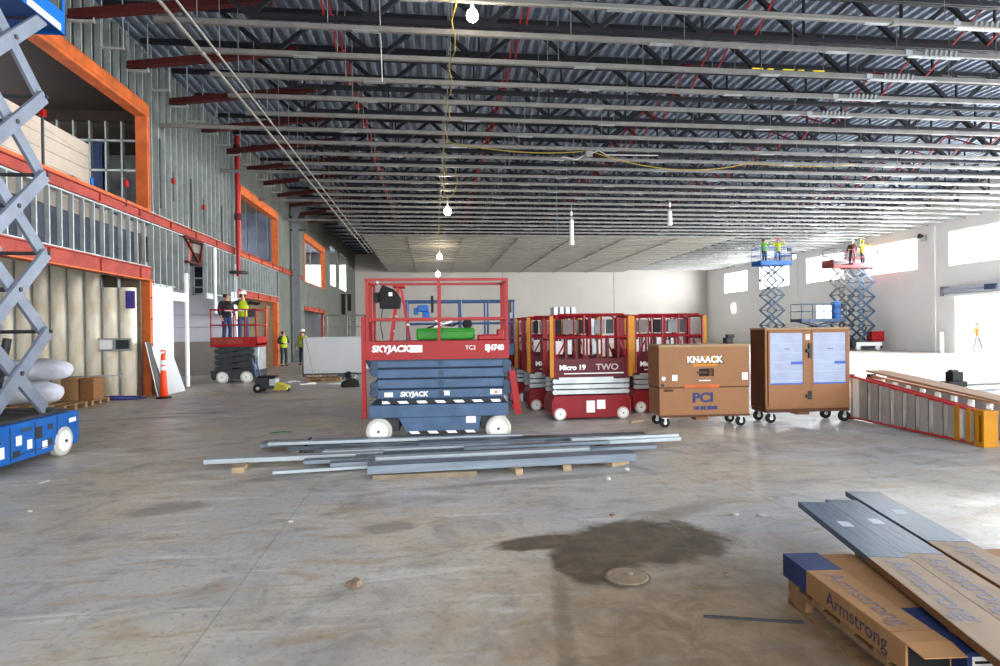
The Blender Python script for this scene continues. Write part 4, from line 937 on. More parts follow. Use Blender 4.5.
text('lettering', 'KNAACK', .155, black, bx, (.01, F3 - .02, 1.145), FRONT, .002, sx=.98, bold=.014); text('lettering', 'KNAACK', .15, white, bx, (.0, F3 - .024, 1.15), FRONT, .002, sx=1.0, bold=.006)
text('lettering', 'PCI', .22, mat('print_blue', (44, 54, 100), .6), bx, (-.03, F3 - .004, .5), FRONT, .003, sx=1.15, bold=.008)
MB().box(-.2, .22, F3 - .004, F3, .3, .36).build('blue_stripe', mat('print_blue', (44, 54, 100)), bx); MB().box(-.19, -.17, F3 - .006, F3 - .002, .31, .35).box(-.1, -.08, F3 - .006, F3 - .002, .31, .35).box(.02, .04, F3 - .006, F3 - .002, .31, .35).build('stripe_letters', tan, bx)
lk = MB().box(-.1, .16, F3 - .016, F3 - .008, .87, 1.0).build('latch_recess', black, bx); MB().box(-.14, .08, F3 - .03, F3 - .016, .92, .95).box(.06, .12, F3 - .04, F3 - .016, .88, .99).build('latch_handle', tan_d, lk)
MB().box(-.1, .1, F3 - .016, F3 - .012, .79, .805).build('pale_line', paper, bx); MB().box(-.57, -.48, F3 - .016, F3 - .012, .8, .9).box(.66, .76, F3 - .016, F3 - .012, .8, .92).build_each('white_sticker', paper, bx)
MB().lathe([(.035, F3 - .016), (.035, F3 - .011)], (-.72, 0, .84), 'y', 16).build('round_sticker', paper, bx)
MB().box(-.1, .12, .1, .3, .1, .2).build('skid_block', tan, bx); MB().lathe([(.03, F3 - .02), (.03, F3)], (-.74, 0, .73), 'y', 10).build('hinge_pin', charcoal, bx); MB().tube([(-.7, F3 - .02, .64), (-.56, F3 - .02, .64)], .018, 6).build('lid_hinge', tan_d, bx)
cb2 = thing('tool_cabinet', 'tall brown tool cabinet on casters with two doors holding wrapped papers', 'tool cabinet', (6.57, 9.75, 0), -.015)
F4 = -.05
MB().box(-.79, -.75, F4, .45, .25, 1.66).box(.75, .79, F4, .45, .25, 1.66).box(-.79, .79, F4, .45, 1.62, 1.66).box(-.79, .79, F4, .45, .25, .3).box(-.79, .79, .42, .45, .25, 1.66).build('carcass', tan, cb2, .008)
MB().box(-.795, .795, F4 - .01, .455, 1.645, 1.675).build('top_lip', mat('pale_tan', (150, 124, 92)), cb2)
MB().box(-.792, -.788, F4 + .02, .43, .27, 1.64).build('side_skin', tan_d, cb2)
for s, x0, x1 in ((-1, -.74, -.065), (1, .065, .74)):
    d = MB().box(x0, x1, F4 - .012, F4 + .012, .29, .68).box(x0, x0 + .035, F4 - .012, F4 + .012, .68, 1.62).box(x1 - .03, x1, F4 - .012, F4 + .012, .68, 1.62).box(x0, x1, F4 - .012, F4 + .012, 1.585, 1.62).build('door', tan, cb2, .004)
    MB().box(x0 + .035, x1 - .03, F4 + .0, F4 + .01, .68, 1.585).build('paper_panel', pw, d)
    pm = MB()
    for k in range(5): pm.box(x0 + .04 + random.random() * .03, x1 - .04, F4 - .004, F4, .74 + k * .165, .745 + k * .165)
    pm.build('paper_fold', mat('fold_blue', (176, 190, 224), .5), d)
    MB().box(x1 - .25 if s < 0 else x1 - .24, x1 - .03, F4 - .008, F4 - .002, 1.03, 1.08).box(x0 + .03, x1 - .03, F4 - .008, F4, .68, .705).build('blue_label', mat('label_blue', (60, 92, 170), .5), d)
    MB().box(x0 + .3, x0 + .4, F4 - .008, F4 - .002, 1.3, 1.31).build('ink_mark', charcoal, d)
MB().box(-.065, .065, F4 - .006, F4 + .02, .29, 1.62).build('centre_post', tan, cb2)
MB().box(-.0, .05, F4 - .04, F4 - .006, 1.14, 1.4).box(-.045, .0, F4 - .05, F4 - .006, 1.24, 1.3).build('upper_latch', charcoal, cb2); MB().box(.0, .05, F4 - .04, F4 - .006, .42, .56).box(-.05, .0, F4 - .05, F4 - .006, .45, .5).build('lower_latch', charcoal, cb2); MB().box(-.04, .03, F4 - .01, F4 - .006, 1.46, 1.56).build('white_sticker', paper, cb2)
for x, y, r in ((-.66, .02, .09), (-.7, .36, .09), (.6, .36, .1), (.7, .0, .1)): caster(cb2, x, y, r)
MB().box(-.78, .78, F4, .44, .19, .25).build('base_channel', tan_d, cb2); MB().box(-.1, .12, .1, .35, .12, .2).build('skid_block', tan, cb2)
tag(MB().box(-.06, .06, -.08, .08, 0, .1).box(-.03, .1, -.05, .05, .1, .16).build('padlock_case', charcoal, bevel=.01), 'small black case on top of the brown job box', 'case').location = (5.25, 10.0, 1.41)

# ------------------------------------------------------------------ ladders lying on their sides
def side_ladder(lab, loc, rz, L, h0, h1, railm, capm, n, tread=True):
    t = thing('step_ladder', lab, 'ladder', loc, rz, None)
    # local: length along -Y from 0 (wide feet end) to -L (top cap); width stands vertical
    up = lambda q: h0 + (h1 - h0) * q
    MB().bar((0, 0, .035), (0, -L, .035), .09, .03, (0, 0, 1)).build('lower_rail', railm, t); MB().bar((0, 0, h0 - .02), (0, -L, h1 - .02), .09, .03, (0, 0, 1)).build('upper_rail', railm, t)
    MB().bar((.34, .02, .05), (.1, -L, .05), .06, .03).build('rear_rail', railm, t); MB().bar((.34, .02, h0 - .06), (.1, -L, h1 - .03), .06, .03).build('rear_rail', railm, t)
    for k in range(n):
        q = (k + .5) / n; y = -L * q
        MB().box(-.05, -.04, y - .085, y + .085, .05, up(q) - .03).box(-.05, .04, y + .08, y + .085, .05, up(q) - .03).box(-.05, .04, y - .085, y - .08, .05, up(q) - .03).build('tread', alum, t)
    for k in range(4):
        q = (k + .5) / 4; y = -L * q; x = .34 - .24 * q; MB().box(x - .015, x + .015, y - .02, y + .02, .06, up(q) - .06).build('rear_brace', alum, t)
    MB().box(-.07, .16, -L - .12, -L + .03, h1 - .06, h1 + .01).box(-.07, .16, -L - .12, -L + .03, .004, .07).box(-.065, .155, -L - .115, -L - .08, .06, h1 - .05).box(-.065, .155, -L - .02, -L + .025, .06, h1 - .05).build('top_cap', capm, t)
    MB().box(-.055, -.045, -L + .28, -L + .36, .03, h1 + .03).box(-.06, .05, -L + .1, -L + .16, .03, h1 + .01).build('yellow_strap', yellow, t)
    for z in (.05, h0 - .04): MB().box(-.06, .06, -.02, .06, z - .05, z + .05).build('foot', black, t)
    MB().box(-.056, -.052, -.25, -.12, .06, h0 - .06).build('label_strip', paper, t)
    return t
side_ladder('red fibreglass step ladder with yellow cap lying on its side next to the cabinet', (7.58, 9.95, 0), .0, 2.55, .8, .5, fibre_red, yellow, 10)
side_ladder('tan fibreglass step ladder lying on its side behind the red one', (8.12, 10.1, 0), .02, 2.9, .78, .52, fibre_tan, yellow, 10)
tag(MB().obox((0, 0, 0), (.2, 2.6, .03), (.1, 0, 0)).obox((.24, .1, .0), (.2, 2.5, .03), (.1, 0, 0)).build('scaffold_board', mat('weathered_board', (170, 134, 104), .7, 0, .12, 3)), 'tan boards laid along the top of the ladders lying down', 'board').location = (8.05, 8.75, .73)
for (x, y, z, L_, lab) in ((12.0, 14.5, .06, 6.5, 'long pale pipe on the bright floor, the one closer to the ladders'), (12.6, 15.2, .06, 7.5, 'long pale pipe on the bright floor, beyond the other'), (12.2, 13.3, .05, 4.5, 'short grey pipe on the bright floor beside the ladders')):
    o = tag(MB().tube([(0, 0, 0), (L_, .6, 0)], .06, 10).build('pipe', steel, smooth=False), lab, 'pipe'); o.location = (x, y, z)
t = thing('pipe_threader', 'dark pipe machine standing on the bright floor beyond the ladders', 'machine', (13.6, 14.05, 0))
MB().box(-.28, .28, -.16, .16, .05, .2).build('base', black, t, .02); MB().box(-.12, .2, -.12, .12, .2, .45).build('motor', black, t, .02); MB().lathe([(.06, -.1), (.09, -.08), (.09, .1)], (.0, 0, .42), 'x', 14).build('chuck', charcoal, t)
for x in (-.22, .22): MB().box(x - .03, x + .03, -.2, .2, 0, .05).build('foot', black, t)
for i, (x, y, s, lab) in enumerate(((15.4, 12.8, .5, 'heap of brown offcuts on the bright floor near the ladders'), (16.4, 12.8, .4, 'grey offcut on the bright floor near the ladders'))):
    o = tag(crumple(i, (s, s * .5, .14), 40 + i).build('offcut_heap', cardboard_d if i == 0 else steel), lab, 'offcuts'); o.location = (x, y, 0)

# ------------------------------------------------------------------ loose steel studs on blocks
def cstud(loc, L, rz, w, h, lab, m=steel, slots=True, tilt=0.0):
    e = .004; mb = MB()
    mb.box(0, L, 0, w, h - e, h).box(0, L, 0, e, 0, h).box(0, L, w - e, w, 0, h).box(0, L, 0, .012, 0, e).box(0, L, w - .012, w, 0, e)
    o = tag(mb.build('steel_stud', m), lab, 'stud', 'loose steel studs'); o.location = loc; o.rotation_euler = (0, tilt, rz)
    return o
galv = mat('pile_steel', (120, 132, 144), .42, .45, .2, 2.5, stretch=(.5, 6, 6)); galv2 = mat('pile_steel_bright', (168, 178, 184), .4, .4, .12, 2, stretch=(.5, 6, 6)); galv3 = mat('pile_steel_dark', (88, 98, 108), .45, .5, .2, 2, stretch=(.5, 6, 6))
PL = [((-2.85, 7.72, .07), 2.2, .035, .16, .06, 'steel stud whose bare end sticks out towards the blue lift', galv2),
      ((-2.45, 8.72, .07), 2.3, .01, .3, .05, 'wide steel studs at the back of the pile, end near the machine side', galv),
      ((-2.3, 8.55, .12), 3.6, .0, .1, .05, 'long narrow steel stud lying on the back row of the pile', galv2),
      ((-1.6, 8.15, .07), 3.9, .02, .15, .06, 'dark steel stud in the middle of the pile under others', galv3),
      ((-1.45, 7.95, .09), 3.0, .03, .14, .05, 'bright steel stud in the middle of the pile with its end showing', galv2),
      ((-1.9, 7.25, .02), 1.3, .12, .07, .04, 'thin pale strip of steel poking out low beside the block', galv2),
      ((-1.6, 7.5, .07), 1.9, .05, .14, .05, 'steel stud lying second from the front of the pile', galv),
      ((-.76, 6.9, .06), 3.25, .045, .25, .1, 'boxed steel studs along the front edge of the pile', galv),
      ((-.7, 7.25, .13), 2.7, .055, .12, .05, 'steel stud lying on top just behind the front edge', galv2),
      ((-.2, 8.2, .1), 3.3, .03, .2, .06, 'wide dark steel stud towards the crimson lifts', galv3),
      ((.3, 8.42, .1), 2.6, .0, .12, .05, 'steel stud at the back of the pile near the slate lift wheel', galv),
      ((1.4, 7.85, .1), 2.1, .08, .14, .05, 'bright steel stud end pointing at the brown job box', galv2),
      ((1.9, 8.0, .14), 1.6, .06, .1, .045, 'palest steel stud, its tip out past the others by the tool chests', galv2),
      ((.9, 7.55, .07), 2.1, .06, .12, .05, 'steel stud resting on the timber block near the tool chests', galv)]
PL += [((-1.3, 8.36, .07), 3.4, .02, .12, .05, 'dark narrow steel stud tucked between the back row and the middle of the pile', galv3),
      ((-1.0, 7.78, .07), 3.1, .035, .13, .05, 'steel stud in the middle of the pile just behind the second front one', galv3),
      ((.4, 7.72, .13), 2.0, .05, .1, .04, 'short steel stud lying across the middle of the pile', galv),
      ((-1.25, 7.33, .065), .5, .05, .12, .05, 'stub of steel stud beside the boxed studs at the front', galv),
      ((1.0, 8.28, .075), 2.3, .02, .12, .05, 'steel stud under the palest one towards the crimson lifts', galv),
      ((-2.0, 8.4, .065), .9, .02, .12, .04, 'short steel stud by the black strap', galv3)]
for p, L_, a, w_, h_, lab, m in PL: cstud(p, L_, a, w_, h_, lab, m)
for (x, y, a, lx, lab) in ((-2.4, 7.75, .1, .14, 'small timber block under the stud end near the blue lift'), (.95, 7.1, .2, .09, 'timber block under the front of the stud pile, middle one'), (1.62, 7.2, -.1, .1, 'timber block under the front of the stud pile near its thin end'), (2.2, 7.35, .5, .3, 'splayed timber stick under the thin end of the stud pile')):
    o = tag(MB().box(-lx / 2, lx / 2, -.25, .25, 0, .065).build('timber_block', timber), lab, 'block'); o.location = (x, y, 0); o.rotation_euler.z = a
for i, (x, y) in enumerate(((-1.9, 8.5), (-1.0, 8.3), (1.2, 8.35), (2.4, 8.1))):
    o = tag(MB().box(-.045, .045, -.5, .5, 0, .068).build('timber_block', timber), ['timber cross block under the back studs by the strap', 'timber cross block under the middle studs', 'timber cross block under studs behind the slate lift wheel', 'timber cross block under the thin end of the studs'][i], 'block'); o.location = (x, y, 0)
tag(MB().box(-1.83, -1.8, 8.7, 9.05, .065, .135).build('band_strap', black), 'black strap around the back studs', 'strap')
o = tag(MB().box(-.6, .6, -.06, .06, 0, .05).build('tan_batten', mat('dull_timber', (132, 118, 100), .85, 0, .15, 5)), 'tan timber batten on the floor under the front studs', 'batten'); o.location = (-.1, 6.95, 0)

# ------------------------------------------------------------------ pallet with long cartons
PZ = -.075; PO = Vector((2.18, 3.48, 0))
def loc(x, y, z): return PO + Matrix.Rotation(PZ, 3, 'Z') @ Vector((x, y, z))
t = thing('pallet', 'wooden pallet on the floor under the long printed cartons', 'pallet', tuple(loc(0, 0, 0)), PZ)
for i in range(9):
    y = -.06 - i * .26; MB().box(0.0, 1.62, y - .1, y, .125, .145).build('deck_board', wood, t)
for x in (.0, .78, 1.52):
    s_ = MB().prism([(-.06, .02), (-.06, .125), (-2.24, .125), (-2.24, .02), (-2.0, .02), (-1.98, .105), (-1.36, .105), (-1.34, .02), (-1.04, .02), (-1.02, .105), (-.26, .105), (-.24, .02)], 'x', x, x + .045).build('stringer', wood, t)
for y in (-.1, -1.15, -2.2): MB().box(0, 1.6, y - .05, y + .05, 0, .02).build('bottom_board', wood, t)
for x in (.0, .78, 1.52): MB().box(x, x + .09, -2.24, -.06, 0.0, .018).build('runner_board', wood, t)
def long_carton(x0, x1, L, h, lab, navy_far=0, navy_near=0, y0=0, z0=.146, txt=True, open_end=False, tape=False):
    t = thing('long_carton', lab, 'carton', tuple(loc((x0 + x1) / 2, y0, z0)), PZ); a = (x1 - x0) / 2
    MB().box(-a, a, -L, 0, 0, h).build('box_body', cardboard, t, .004)
    if navy_far: MB().box(-a - .0015, a + .0015, -navy_far, .0015, -.0, h + .0015).build('printed_end', navy, t)
    if navy_near: MB().box(-a - .0015, a + .0015, -L - .001, -L + navy_near, .0, h + .0015).build('printed_end', navy, t)
    inkb = mat('carton_ink', (116, 102, 112), .8, 0, .3, 30)
    if txt:
        text('lettering', 'Armstrong', .14, inkb, t, (0.0, -L * .58, h + .0015), (0, 0, -PI / 2), .0006, sx=.95, bold=.0)
        text('lettering', 'Armstrong', .11, mat('carton_ink_side', (70, 60, 78), .8, 0, .2, 30), t, (-a - .0015, -L * .66, h * .48), (PI / 2, 0, -PI / 2), .0006, sx=1.0, bold=.0)
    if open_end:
        MB().box(-a + .012, a - .012, -L - .004, -L + .01, .006, h - .012).build('open_end', black, t)  # black plate stands for the shade inside the open end
        MB().add([(-a, -L, h), (a, -L, h), (a - .01, -L - .1, h - .012), (-a + .01, -L - .1, h - .012), (-a, -L, h - .005), (a, -L, h - .005), (a - .01, -L - .1, h - .017), (-a + .01, -L - .1, h - .017)], [(0, 1, 2, 3), (7, 6, 5, 4), (0, 3, 7, 4), (1, 5, 6, 2), (3, 2, 6, 7)]).build('end_flap', cardboard, t)
        MB().box(-a - .001, a + .001, -L + .1, -L + .104, h, h + .002).build('flap_crease', cardboard_d, t)
    else:
        MB().box(-a + .02, a - .03, -L - .0035, -L, .015, h - .015).build('label_sheet', paper, t)
        q = MB()
        for k in range(14): q.box(-a + .1 + k * .005, -a + .1025 + k * .005, -L - .005, -L - .003, .025, .06)
        q.box(-a + .03, -a + .14, -L - .005, -L - .003, .08, .092).build('barcode', black, t)
        if tape: MB().box(-.04, .07, -L + .08, -L + .2, h + .001, h + .003).build('tape_patch', cardboard, t)
    return t
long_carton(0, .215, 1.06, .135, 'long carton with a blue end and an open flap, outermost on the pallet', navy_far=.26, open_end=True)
long_carton(.22, .44, 1.14, .125, 'long carton with a dark navy near end beside the open one', navy_near=.42, tape=True, txt=False)
long_carton(.46, .7, 1.3, .13, 'long carton under the pair of printed packs, with its label facing out', txt=False)
long_carton(.74, 1.06, 1.9, .13, 'long carton hidden mostly below the pair of printed packs', txt=False)
long_carton(1.1, 1.42, 2.0, .13, 'long carton under the single printed pack', txt=False)
def pack(o, w_, L, navyL, lab, rz=-.245, z=.293, h=.04):
    t = thing('long_pack', lab, 'pack', (o[0], o[1], z), rz, None)
    pcard = mat('pale_cardboard', (164, 144, 124), .85, 0, .1, 4)
    MB().box(0, w_, -L, -navyL, 0, h).build('box_body', pcard, t, .003)
    nv = mat('sheen_navy_sleeve', (86, 102, 122), .42, 0, .35, 7, rgb2=(48, 62, 84), stretch=(6, .5, 1))  # pale streaks put the sheen of the sleeve into its colour
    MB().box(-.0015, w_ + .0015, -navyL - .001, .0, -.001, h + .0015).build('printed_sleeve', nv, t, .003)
    MB().box(w_ * .38, w_ * .72, -navyL * .52, -navyL * .42, h + .0015, h + .003).build('white_label', mat('worn_label', (176, 186, 198), .6, 0, .2, 30), t)
    MB().box(-.002, .0, -L, -navyL, .0, h * .98).build('side_edge', cardboard_d, t)
    inkb = mat('carton_ink', (96, 98, 134))
    text('lettering', 'Armstrong', .17, mat('faded_ink', (140, 138, 152), .8, 0, .25, 30), t, (w_ / 2, -navyL - .42, h + .001), (0, 0, -PI / 2), .0006, sx=.95, bold=.001)
    text('lettering', 'Armstrong', .17, mat('faded_ink', (136, 146, 170)), t, (w_ / 2, -navyL - 1.5, h + .001), (0, 0, -PI / 2), .0006, sx=.95, bold=.001)
    return t
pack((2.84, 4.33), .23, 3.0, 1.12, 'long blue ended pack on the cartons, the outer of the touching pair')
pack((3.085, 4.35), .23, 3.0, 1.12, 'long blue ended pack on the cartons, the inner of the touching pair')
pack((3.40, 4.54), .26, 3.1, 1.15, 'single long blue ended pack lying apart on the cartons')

# ------------------------------------------------------------------ people
def skin_mesh(joints, edges, name, m, parent, sub=2, root=0):
    me = bpy.data.meshes.new(name); me.from_pydata([j[0] for j in joints], edges, [])
    o = bpy.data.objects.new('tmp', me); COL.objects.link(o)
    o.modifiers.new('s', 'SKIN'); 
    for i, j in enumerate(joints):
        d = me.skin_vertices[0].data[i]; r = j[1]; d.radius = r if isinstance(r, tuple) else (r, r); d.use_root = (i == root)
    q = o.modifiers.new('b', 'SUBSURF'); q.levels = sub; q.render_levels = sub
    bpy.context.view_layer.update()
    nm = bpy.data.meshes.new_from_object(o.evaluated_get(bpy.context.evaluated_depsgraph_get()))
    bpy.data.objects.remove(o); nm.name = name; nm.materials.clear(); nm.materials.append(m)
    for p in nm.polygons: p.use_smooth = True
    r = bpy.data.objects.new(name, nm); COL.objects.link(r); r.parent = parent
    return r
def person(lab, loc, rz, vest, trouser, helmet, shirt=dark_cloth, elbows=None, wrists=None, feet=None, lean=0.0, hold=None):
    """Figure faces local -Y."""
    t = thing('person', lab, 'person', loc, rz)
    V = Vector
    y = -lean
    hip = [V((-.1, 0, .92)), V((.1, 0, .92))]
    el = elbows or [(-.27, .03, 1.16), (.27, .03, 1.16)]; wr = wrists or [(-.27, -.1, .93), (.27, -.1, .93)]
    ft = feet or [(-.12, 0, 0), (.12, 0, 0)]
    sh = [V((-.19, y, 1.43)), V((.19, y, 1.43))]
    J = [((0, 0, .96), (.15, .11)), ((0, y * .4, 1.15), (.135, .1)), ((0, y * .8, 1.34), (.165, .11)), ((0, y, 1.48), (.065, .065)), ((0, y - .015, 1.56), (.065, .07)), ((0, y - .02, 1.66), (.078, .095)), ((0, y - .01, 1.75), (.05, .06)), ((0, y - .115, 1.635), (.014, .014))]
    E_ = [(0, 1), (1, 2), (2, 3), (3, 4), (4, 5), (5, 6), (5, 7)]
    arms, legs = [], []
    for k in (0, 1):
        s = -1 if k == 0 else 1
        a = len(J); J += [(tuple(sh[k]), .06), (el[k], .043), (wr[k], .03)]
        d = (V(wr[k]) - V(el[k])).normalized(); palm = V(wr[k]) + d * .07; side = d.cross(V((0, -1, 0) if abs(d.y) < .8 else (0, 0, 1))).normalized()
        J.append((tuple(palm), (.034, .018))); E_ += [(2, a), (a, a + 1), (a + 1, a + 2), (a + 2, a + 3)]
        for q in range(4):
            b_ = len(J); off = (q - 1.5) * .02; L_ = (.085, .095, .088, .07)[q]
            J += [(tuple(palm + d * .03 + side * off), .009), (tuple(palm + d * (.03 + L_ * .6) + side * off * 1.1 + V((0, -.01, 0))), .008), (tuple(palm + d * (.03 + L_) + side * off * 1.1 + V((0, -.03, 0))), .007)]
            E_ += [(a + 3, b_), (b_, b_ + 1), (b_ + 1, b_ + 2)]
        b_ = len(J); J += [(tuple(palm - d * .02 + side * -.04), .01), (tuple(palm + d * .03 + side * -.06 + V((0, -.02, 0))), .009)]; E_ += [(a + 3, b_), (b_, b_ + 1)]
        arms.append((a, a + 1, a + 2))
        b_ = len(J); f_ = V(ft[k]); kn = (hip[k] + f_ + V((0, 0, .09))) / 2 + V((0, -.05, 0))
        J += [(tuple(hip[k]), .085), (tuple(kn), .056), (tuple(f_ + V((0, 0, .09))), .04), (tuple(f_ + V((0, -.14, .035))), (.04, .03))]; E_ += [(0, b_), (b_, b_ + 1), (b_ + 1, b_ + 2), (b_ + 2, b_ + 3)]
        legs.append((hip[k], kn, f_))
    skin_mesh(J, E_, 'body', skin_m, t)
    # clothes follow the limbs
    C = [((0, 0, .9), (.165, .125)), ((0, 0, .98), (.168, .128)), ((0, y * .4, 1.15), (.15, .114)), ((0, y * .8, 1.34), (.178, .124)), ((0, y, 1.47), (.08, .08))]; CE = [(0, 1), (1, 2), (2, 3), (3, 4)]
    for k in (0, 1):
        a = len(C); C += [(tuple(sh[k]), .074), (el[k], .056), (tuple(V(el[k]).lerp(V(wr[k]), .9)), .042)]; CE += [(3, a), (a, a + 1), (a + 1, a + 2)]
    skin_mesh(C, CE, 'shirt', shirt, t)
    skin_mesh([((0, 0, .88), (.19, .15)), ((0, 0, .98), (.19, .15)), ((0, y * .4, 1.15), (.186, .15)), ((0, y * .8, 1.34), (.215, .16)), ((0, y, 1.47), (.13, .11)), ((0, y, 1.5), (.1, .09))], [(0, 1), (1, 2), (2, 3), (3, 4), (4, 5)], 'vest', vest, t)
    D = [((0, 0, 1.08), (.165, .125)), ((0, 0, 1.0), (.17, .13)), ((0, 0, .92), (.17, .13))]; DE = [(0, 1), (1, 2)]
    for k in (0, 1):
        a = len(D); hp, kn, f_ = legs[k]; D += [(tuple(hp), .095), (tuple(kn), .072), (tuple(f_ + V((0, 0, .1))), .06)]; DE += [(2, a), (a, a + 1), (a + 1, a + 2)]
    skin_mesh(D, DE, 'trousers', trouser, t)
    for hp, kn, f_ in legs:
        skin_mesh([(tuple(f_ + V((0, .03, .06))), (.055, .05)), (tuple(f_ + V((0, -.06, .045))), (.052, .045)), (tuple(f_ + V((0, -.17, .035))), (.045, .033))], [(0, 1), (1, 2)], 'boot', black, t)
    for s in (-1, 1):
        MB().lathe([(.002, -.011), (.009, -.008), (.011, 0), (.006, .009)], (s * .03, y - .1, 1.67), 'y', 8).build('eye', black, t); MB().obox((s * .085, y - .01, 1.65), (.02, .035, .055)).build('ear', skin_m, t, .008)
    MB().obox((0, y - .103, 1.59), (.045, .012, .012)).build('mouth', mat('lip', (150, 84, 76), .6), t)
    if helmet:
        hm = MB().lathe([(.118, 1.705), (.12, 1.72), (.112, 1.77), (.085, 1.81), (.045, 1.828), (.004, 1.832)], (0, y - .005, 0), 'z', 20).build('hard_hat', helmet, t, smooth=True)
        MB().prism([(-.09, y - .1), (.09, y - .1), (.07, y - .17), (-.07, y - .17)], 'z', 1.702, 1.714).build('brim', helmet, hm)
    MB().lathe([(.098, 1.6), (.103, 1.66), (.1, 1.715)], (0, y + .012, 0), 'z', 16).build('hair', hair_m, t).scale = (1, 1, 1)
    MB().box(-.165, .165, y * .5 - .152, y * .5 - .14, 1.12, 1.155).box(-.165, .165, y * .5 + .14, y * .5 + .152, 1.12, 1.155).build('reflective_strip', mat('silver_tape', (210, 214, 214), .4), t)
    return t
person('worker in yellow vest and white helmet standing on the red railed lift', (-6.5, 21.35, 1.32), .25, vest_y, denim, white, dark_cloth, elbows=[(-.4, -.1, 1.36), (.42, -.12, 1.36)], wrists=[(-.35, -.33, 1.4), (.6, -.3, 1.38)])
person('bare headed figure in dark clothes at the corner of the red railed lift', (-7.12, 21.55, 1.32), .9, dark_cloth, denim, None, dark_cloth)
person('standing man in dark clothes and yellow vest by the brown plank', (-7.3, 30.2, 0), .7, vest_y, dark_cloth, None, dark_cloth, wrists=[(-.1, -.26, 1.12), (.12, -.26, 1.1)])
person('worker in yellow vest and white helmet seen behind the half height partition', (-6.55, 31.0, 0), -.4, vest_y, dark_cloth, white, vest_y)
person('worker in green top with raised hands on the raised blue platform', (23.0, 38.7, 5.98), .3, vest_g, dark_cloth, None, vest_g, elbows=[(-.36, -.16, 1.36), (.34, -.14, 1.36)], wrists=[(-.28, -.3, 1.5), (.3, -.26, 1.5)])
person('worker in yellow vest and orange cap with raised hands on the raised blue platform', (24.1, 38.8, 5.98), -.3, vest_y, denim, orange_pl, vest_y, elbows=[(-.36, -.14, 1.38), (.38, -.12, 1.38)], wrists=[(-.26, -.28, 1.52), (.34, -.26, 1.52)])
person('worker in bright yellow vest on the raised red platform', (28.6, 36.4, 5.55), .4, vest_y, dark_cloth, vest_y, vest_y, elbows=[(-.38, -.05, 1.5), (.38, -.08, 1.46)], wrists=[(-.4, -.12, 1.75), (.44, -.3, 1.5)])
person('stooping worker in brown at the other end of the raised red platform', (27.8, 36.3, 5.55), -.8, tan_d, dark_cloth, white, tan_d)
person('man in orange shirt striding in the bright roll door opening', (33.2, 32.6, 0), .5, mat('orange_shirt', (150, 74, 30), .8), mat('grey_jeans', (74, 80, 94), .8), None, mat('orange_shirt', (150, 74, 30)), elbows=[(-.38, .04, 1.22), (.4, .02, 1.22)], wrists=[(-.5, -.04, 1.0), (.52, -.06, 1.02)], feet=[(-.36, .1, 0), (.24, -.18, 0)])

# ------------------------------------------------------------------ east side fittings
t = thing('roll_door_barrel', 'grey roll door housing mounted above the bright opening', 'door housing', (XR - .25, 29.0, 3.62))
MB().lathe([(.2, -2.5), (.2, 2.5)], (0, 0, 0), 'y', 20).build('barrel', mat('lilac_grey', (170, 172, 188), .5, .2), t); MB().box(-.25, .22, 2.4, 2.52, -.3, .25).box(-.25, .22, -2.52, -2.4, -.3, .25).build('end_bracket', channel_m, t)
MB().box(-.1, .2, -2.45, 2.45, -.36, -.22).build('bottom_hood', white, t); MB().box(-.3, -.1, -.9, -.3, -.1, .2).build('motor', slate_d, t, .02)
for i, y in enumerate((31.35, 26.6)):
    b_ = thing('bollard', ['white bollard guarding the roll door jamb in view', 'white bollard at the hidden jamb of the roll door'][i], 'bollard', (XR - .6, y, 0)); MB().lathe([(.12, 0), (.12, 1.1), (.1, 1.17), (.05, 1.21)], n=16).build('pipe', white, b_); MB().lathe([(.17, 0), (.17, .03)], n=16).build('collar', steel, b_)
b_ = thing('wall_horn', 'small grey horn and strobe on the wall between tall windows', 'horn', (XR - .06, 33.1, 7.0)); MB().box(-.08, .0, -.2, .2, -.2, .15).build('box', steel, b_, .02); MB().lathe([(.06, 0), (.16, -.22)], (-.1, 0, .1), 'x', 12).build('bell', charcoal, b_)
b_ = thing('wall_lamp', 'small white wall light below the last tall window', 'lamp', (XR - .05, 56.2, 3.5)); MB().lathe([(.1, -.5), (.24, -.4), (.26, .3), (.12, .5)], n=14).build('diffuser', mat('lit_diffuser', (255, 252, 246), .4, emit=1.5), b_); MB().box(-.05, .05, -.2, .2, -.55, -.5).build('bracket', steel, b_)
b_ = thing('flood_lamp', 'lit white work lamp fixed on the end of the raised blue platform', 'lamp', (24.92, 38.3, 6.45)); MB().box(-.12, .12, -.1, .06, -.14, .14).build('head', white, b_, .02); MB().box(-.1, .1, -.105, -.1, -.12, .12).build('lens', mat('lamp_lens', (255, 248, 230), .3, emit=8), b_); MB().tube([(0, .02, -.14), (-.14, .0, -.4)], .02, 6).build('arm', steel, b_)
# black panels below far side windows
for i, (x, lab) in enumerate(((-7.55, 'narrow black panel hanging under the far bright side windows, taller one'), (-7.05, 'narrow black panel hanging under the far bright side windows, shorter one'))):
    tag(MB().box(x - .16, x + .16, 52, 52.1, 3.1 + i * .3, 4.8).box(XL - .01, x + .16, 52.02, 52.08, 4.8, 4.86).build('black_panel', black), lab, 'panel')

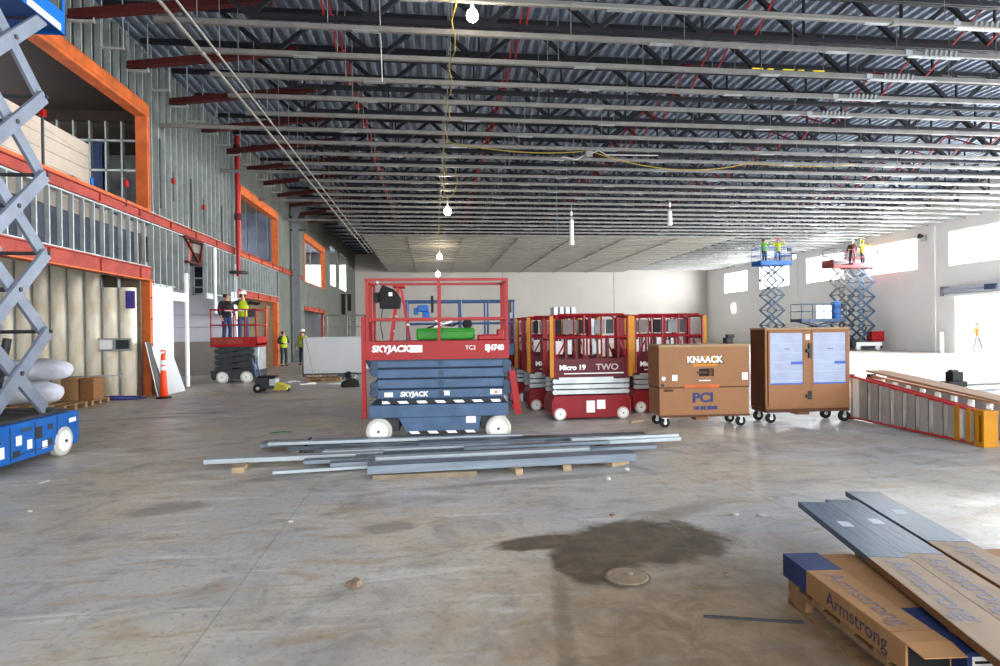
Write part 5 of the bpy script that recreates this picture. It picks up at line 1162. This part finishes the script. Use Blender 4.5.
# ------------------------------------------------------------------ litter
scrap_m = mat('scrap_paper', (206, 200, 192), .85, 0, .05, 20)
def litter(x, y, r, seed, lab, m=None, cat='litter', name='paper_scrap'):
    if m is None: m = scrap_m; r = tuple(v * .62 for v in r)
    o = tag(crumple(1, r, seed).build(name, m), lab, cat); o.location = (x, y, 0); o.rotation_euler.z = seed
litter(-.53, 4.03, (.085, .06, .05), 5, 'crumbled tan clod lying alone on the floor before the camera', dusty, 'clod', 'dirt_clod')
litter(1.95, 6.46, (.07, .05, .07), 8, 'white paper scrap on the floor between stud pile and wet patch')
litter(2.3, 6.85, (.05, .04, .05), 9, 'small white scrap on the floor just in front of the studs')
litter(2.72, 5.08, (.08, .05, .03), 11, 'white scrap beyond the wet patch, the one nearer its edge')
litter(2.95, 5.02, (.09, .04, .02), 12, 'white scrap beyond the wet patch, the one nearer the pallet')
litter(-1.29, 5.49, (.05, .03, .02), 13, 'white scrap alone on the floor in front of the stud pile')
litter(-4.5, 7.4, (.12, .04, .02), 14, 'pale torn strip on the floor beside the blue lift')
litter(-3.9, 6.2, (.07, .04, .02), 15, 'pale scrap on the floor between the camera and the blue lift')
litter(2.0, 3.85, (.03, .025, .02), 17, 'tiny tan crumb on the floor near the pallet corner', dusty, 'crumb', 'dirt_crumb')
litter(3.3, 5.5, (.05, .03, .02), 18, 'pale scrap on the floor well past the wet patch')
litter(1.61, 5.22, (.03, .02, .02), 19, 'dark crumb at the far rim of the wet patch', cardboard_d, 'crumb', 'dirt_crumb')
cv = thing('floor_cover', 'round dusty floor box cover at the edge of the wet patch', 'cover', (1.31, 3.92, 0))
MB().lathe([(.15, 0), (.15, .006), (.135, .014), (.01, .016)], n=28).build('plate', mat('dusty_plate', (138, 120, 98), .85, 0, .15, 14, .1), cv); MB().lathe([(.155, 0), (.165, .004), (.155, .008)], n=28).build('rim', mat('dull_rim', (100, 88, 72), .8), cv); MB().lathe([(.02, .016), (.02, .022)], (.03, .02, 0), 'z', 10).build('screw_plug', steel, cv)
o = tag(MB().bar((1.57, 3.31, .01), (2.1, 3.16, .01), .012, .012).build('steel_rod', charcoal), 'thin dark rod on the floor in front of the pallet', 'rod')
o = tag(MB().tube([(-2.75, 10.3, .006), (-2.55, 10.42, .006), (-2.4, 10.36, .006)], .01, 6).build('green_cord', green), 'short green cord end on the floor behind the stud pile', 'cord')
tag(MB().obox((3.62, 10.2, .035), (.3, .07, .05), (0, 0, .4)).build('timber_offcut', timber), 'timber offcut on the floor beside the job box caster', 'offcut')
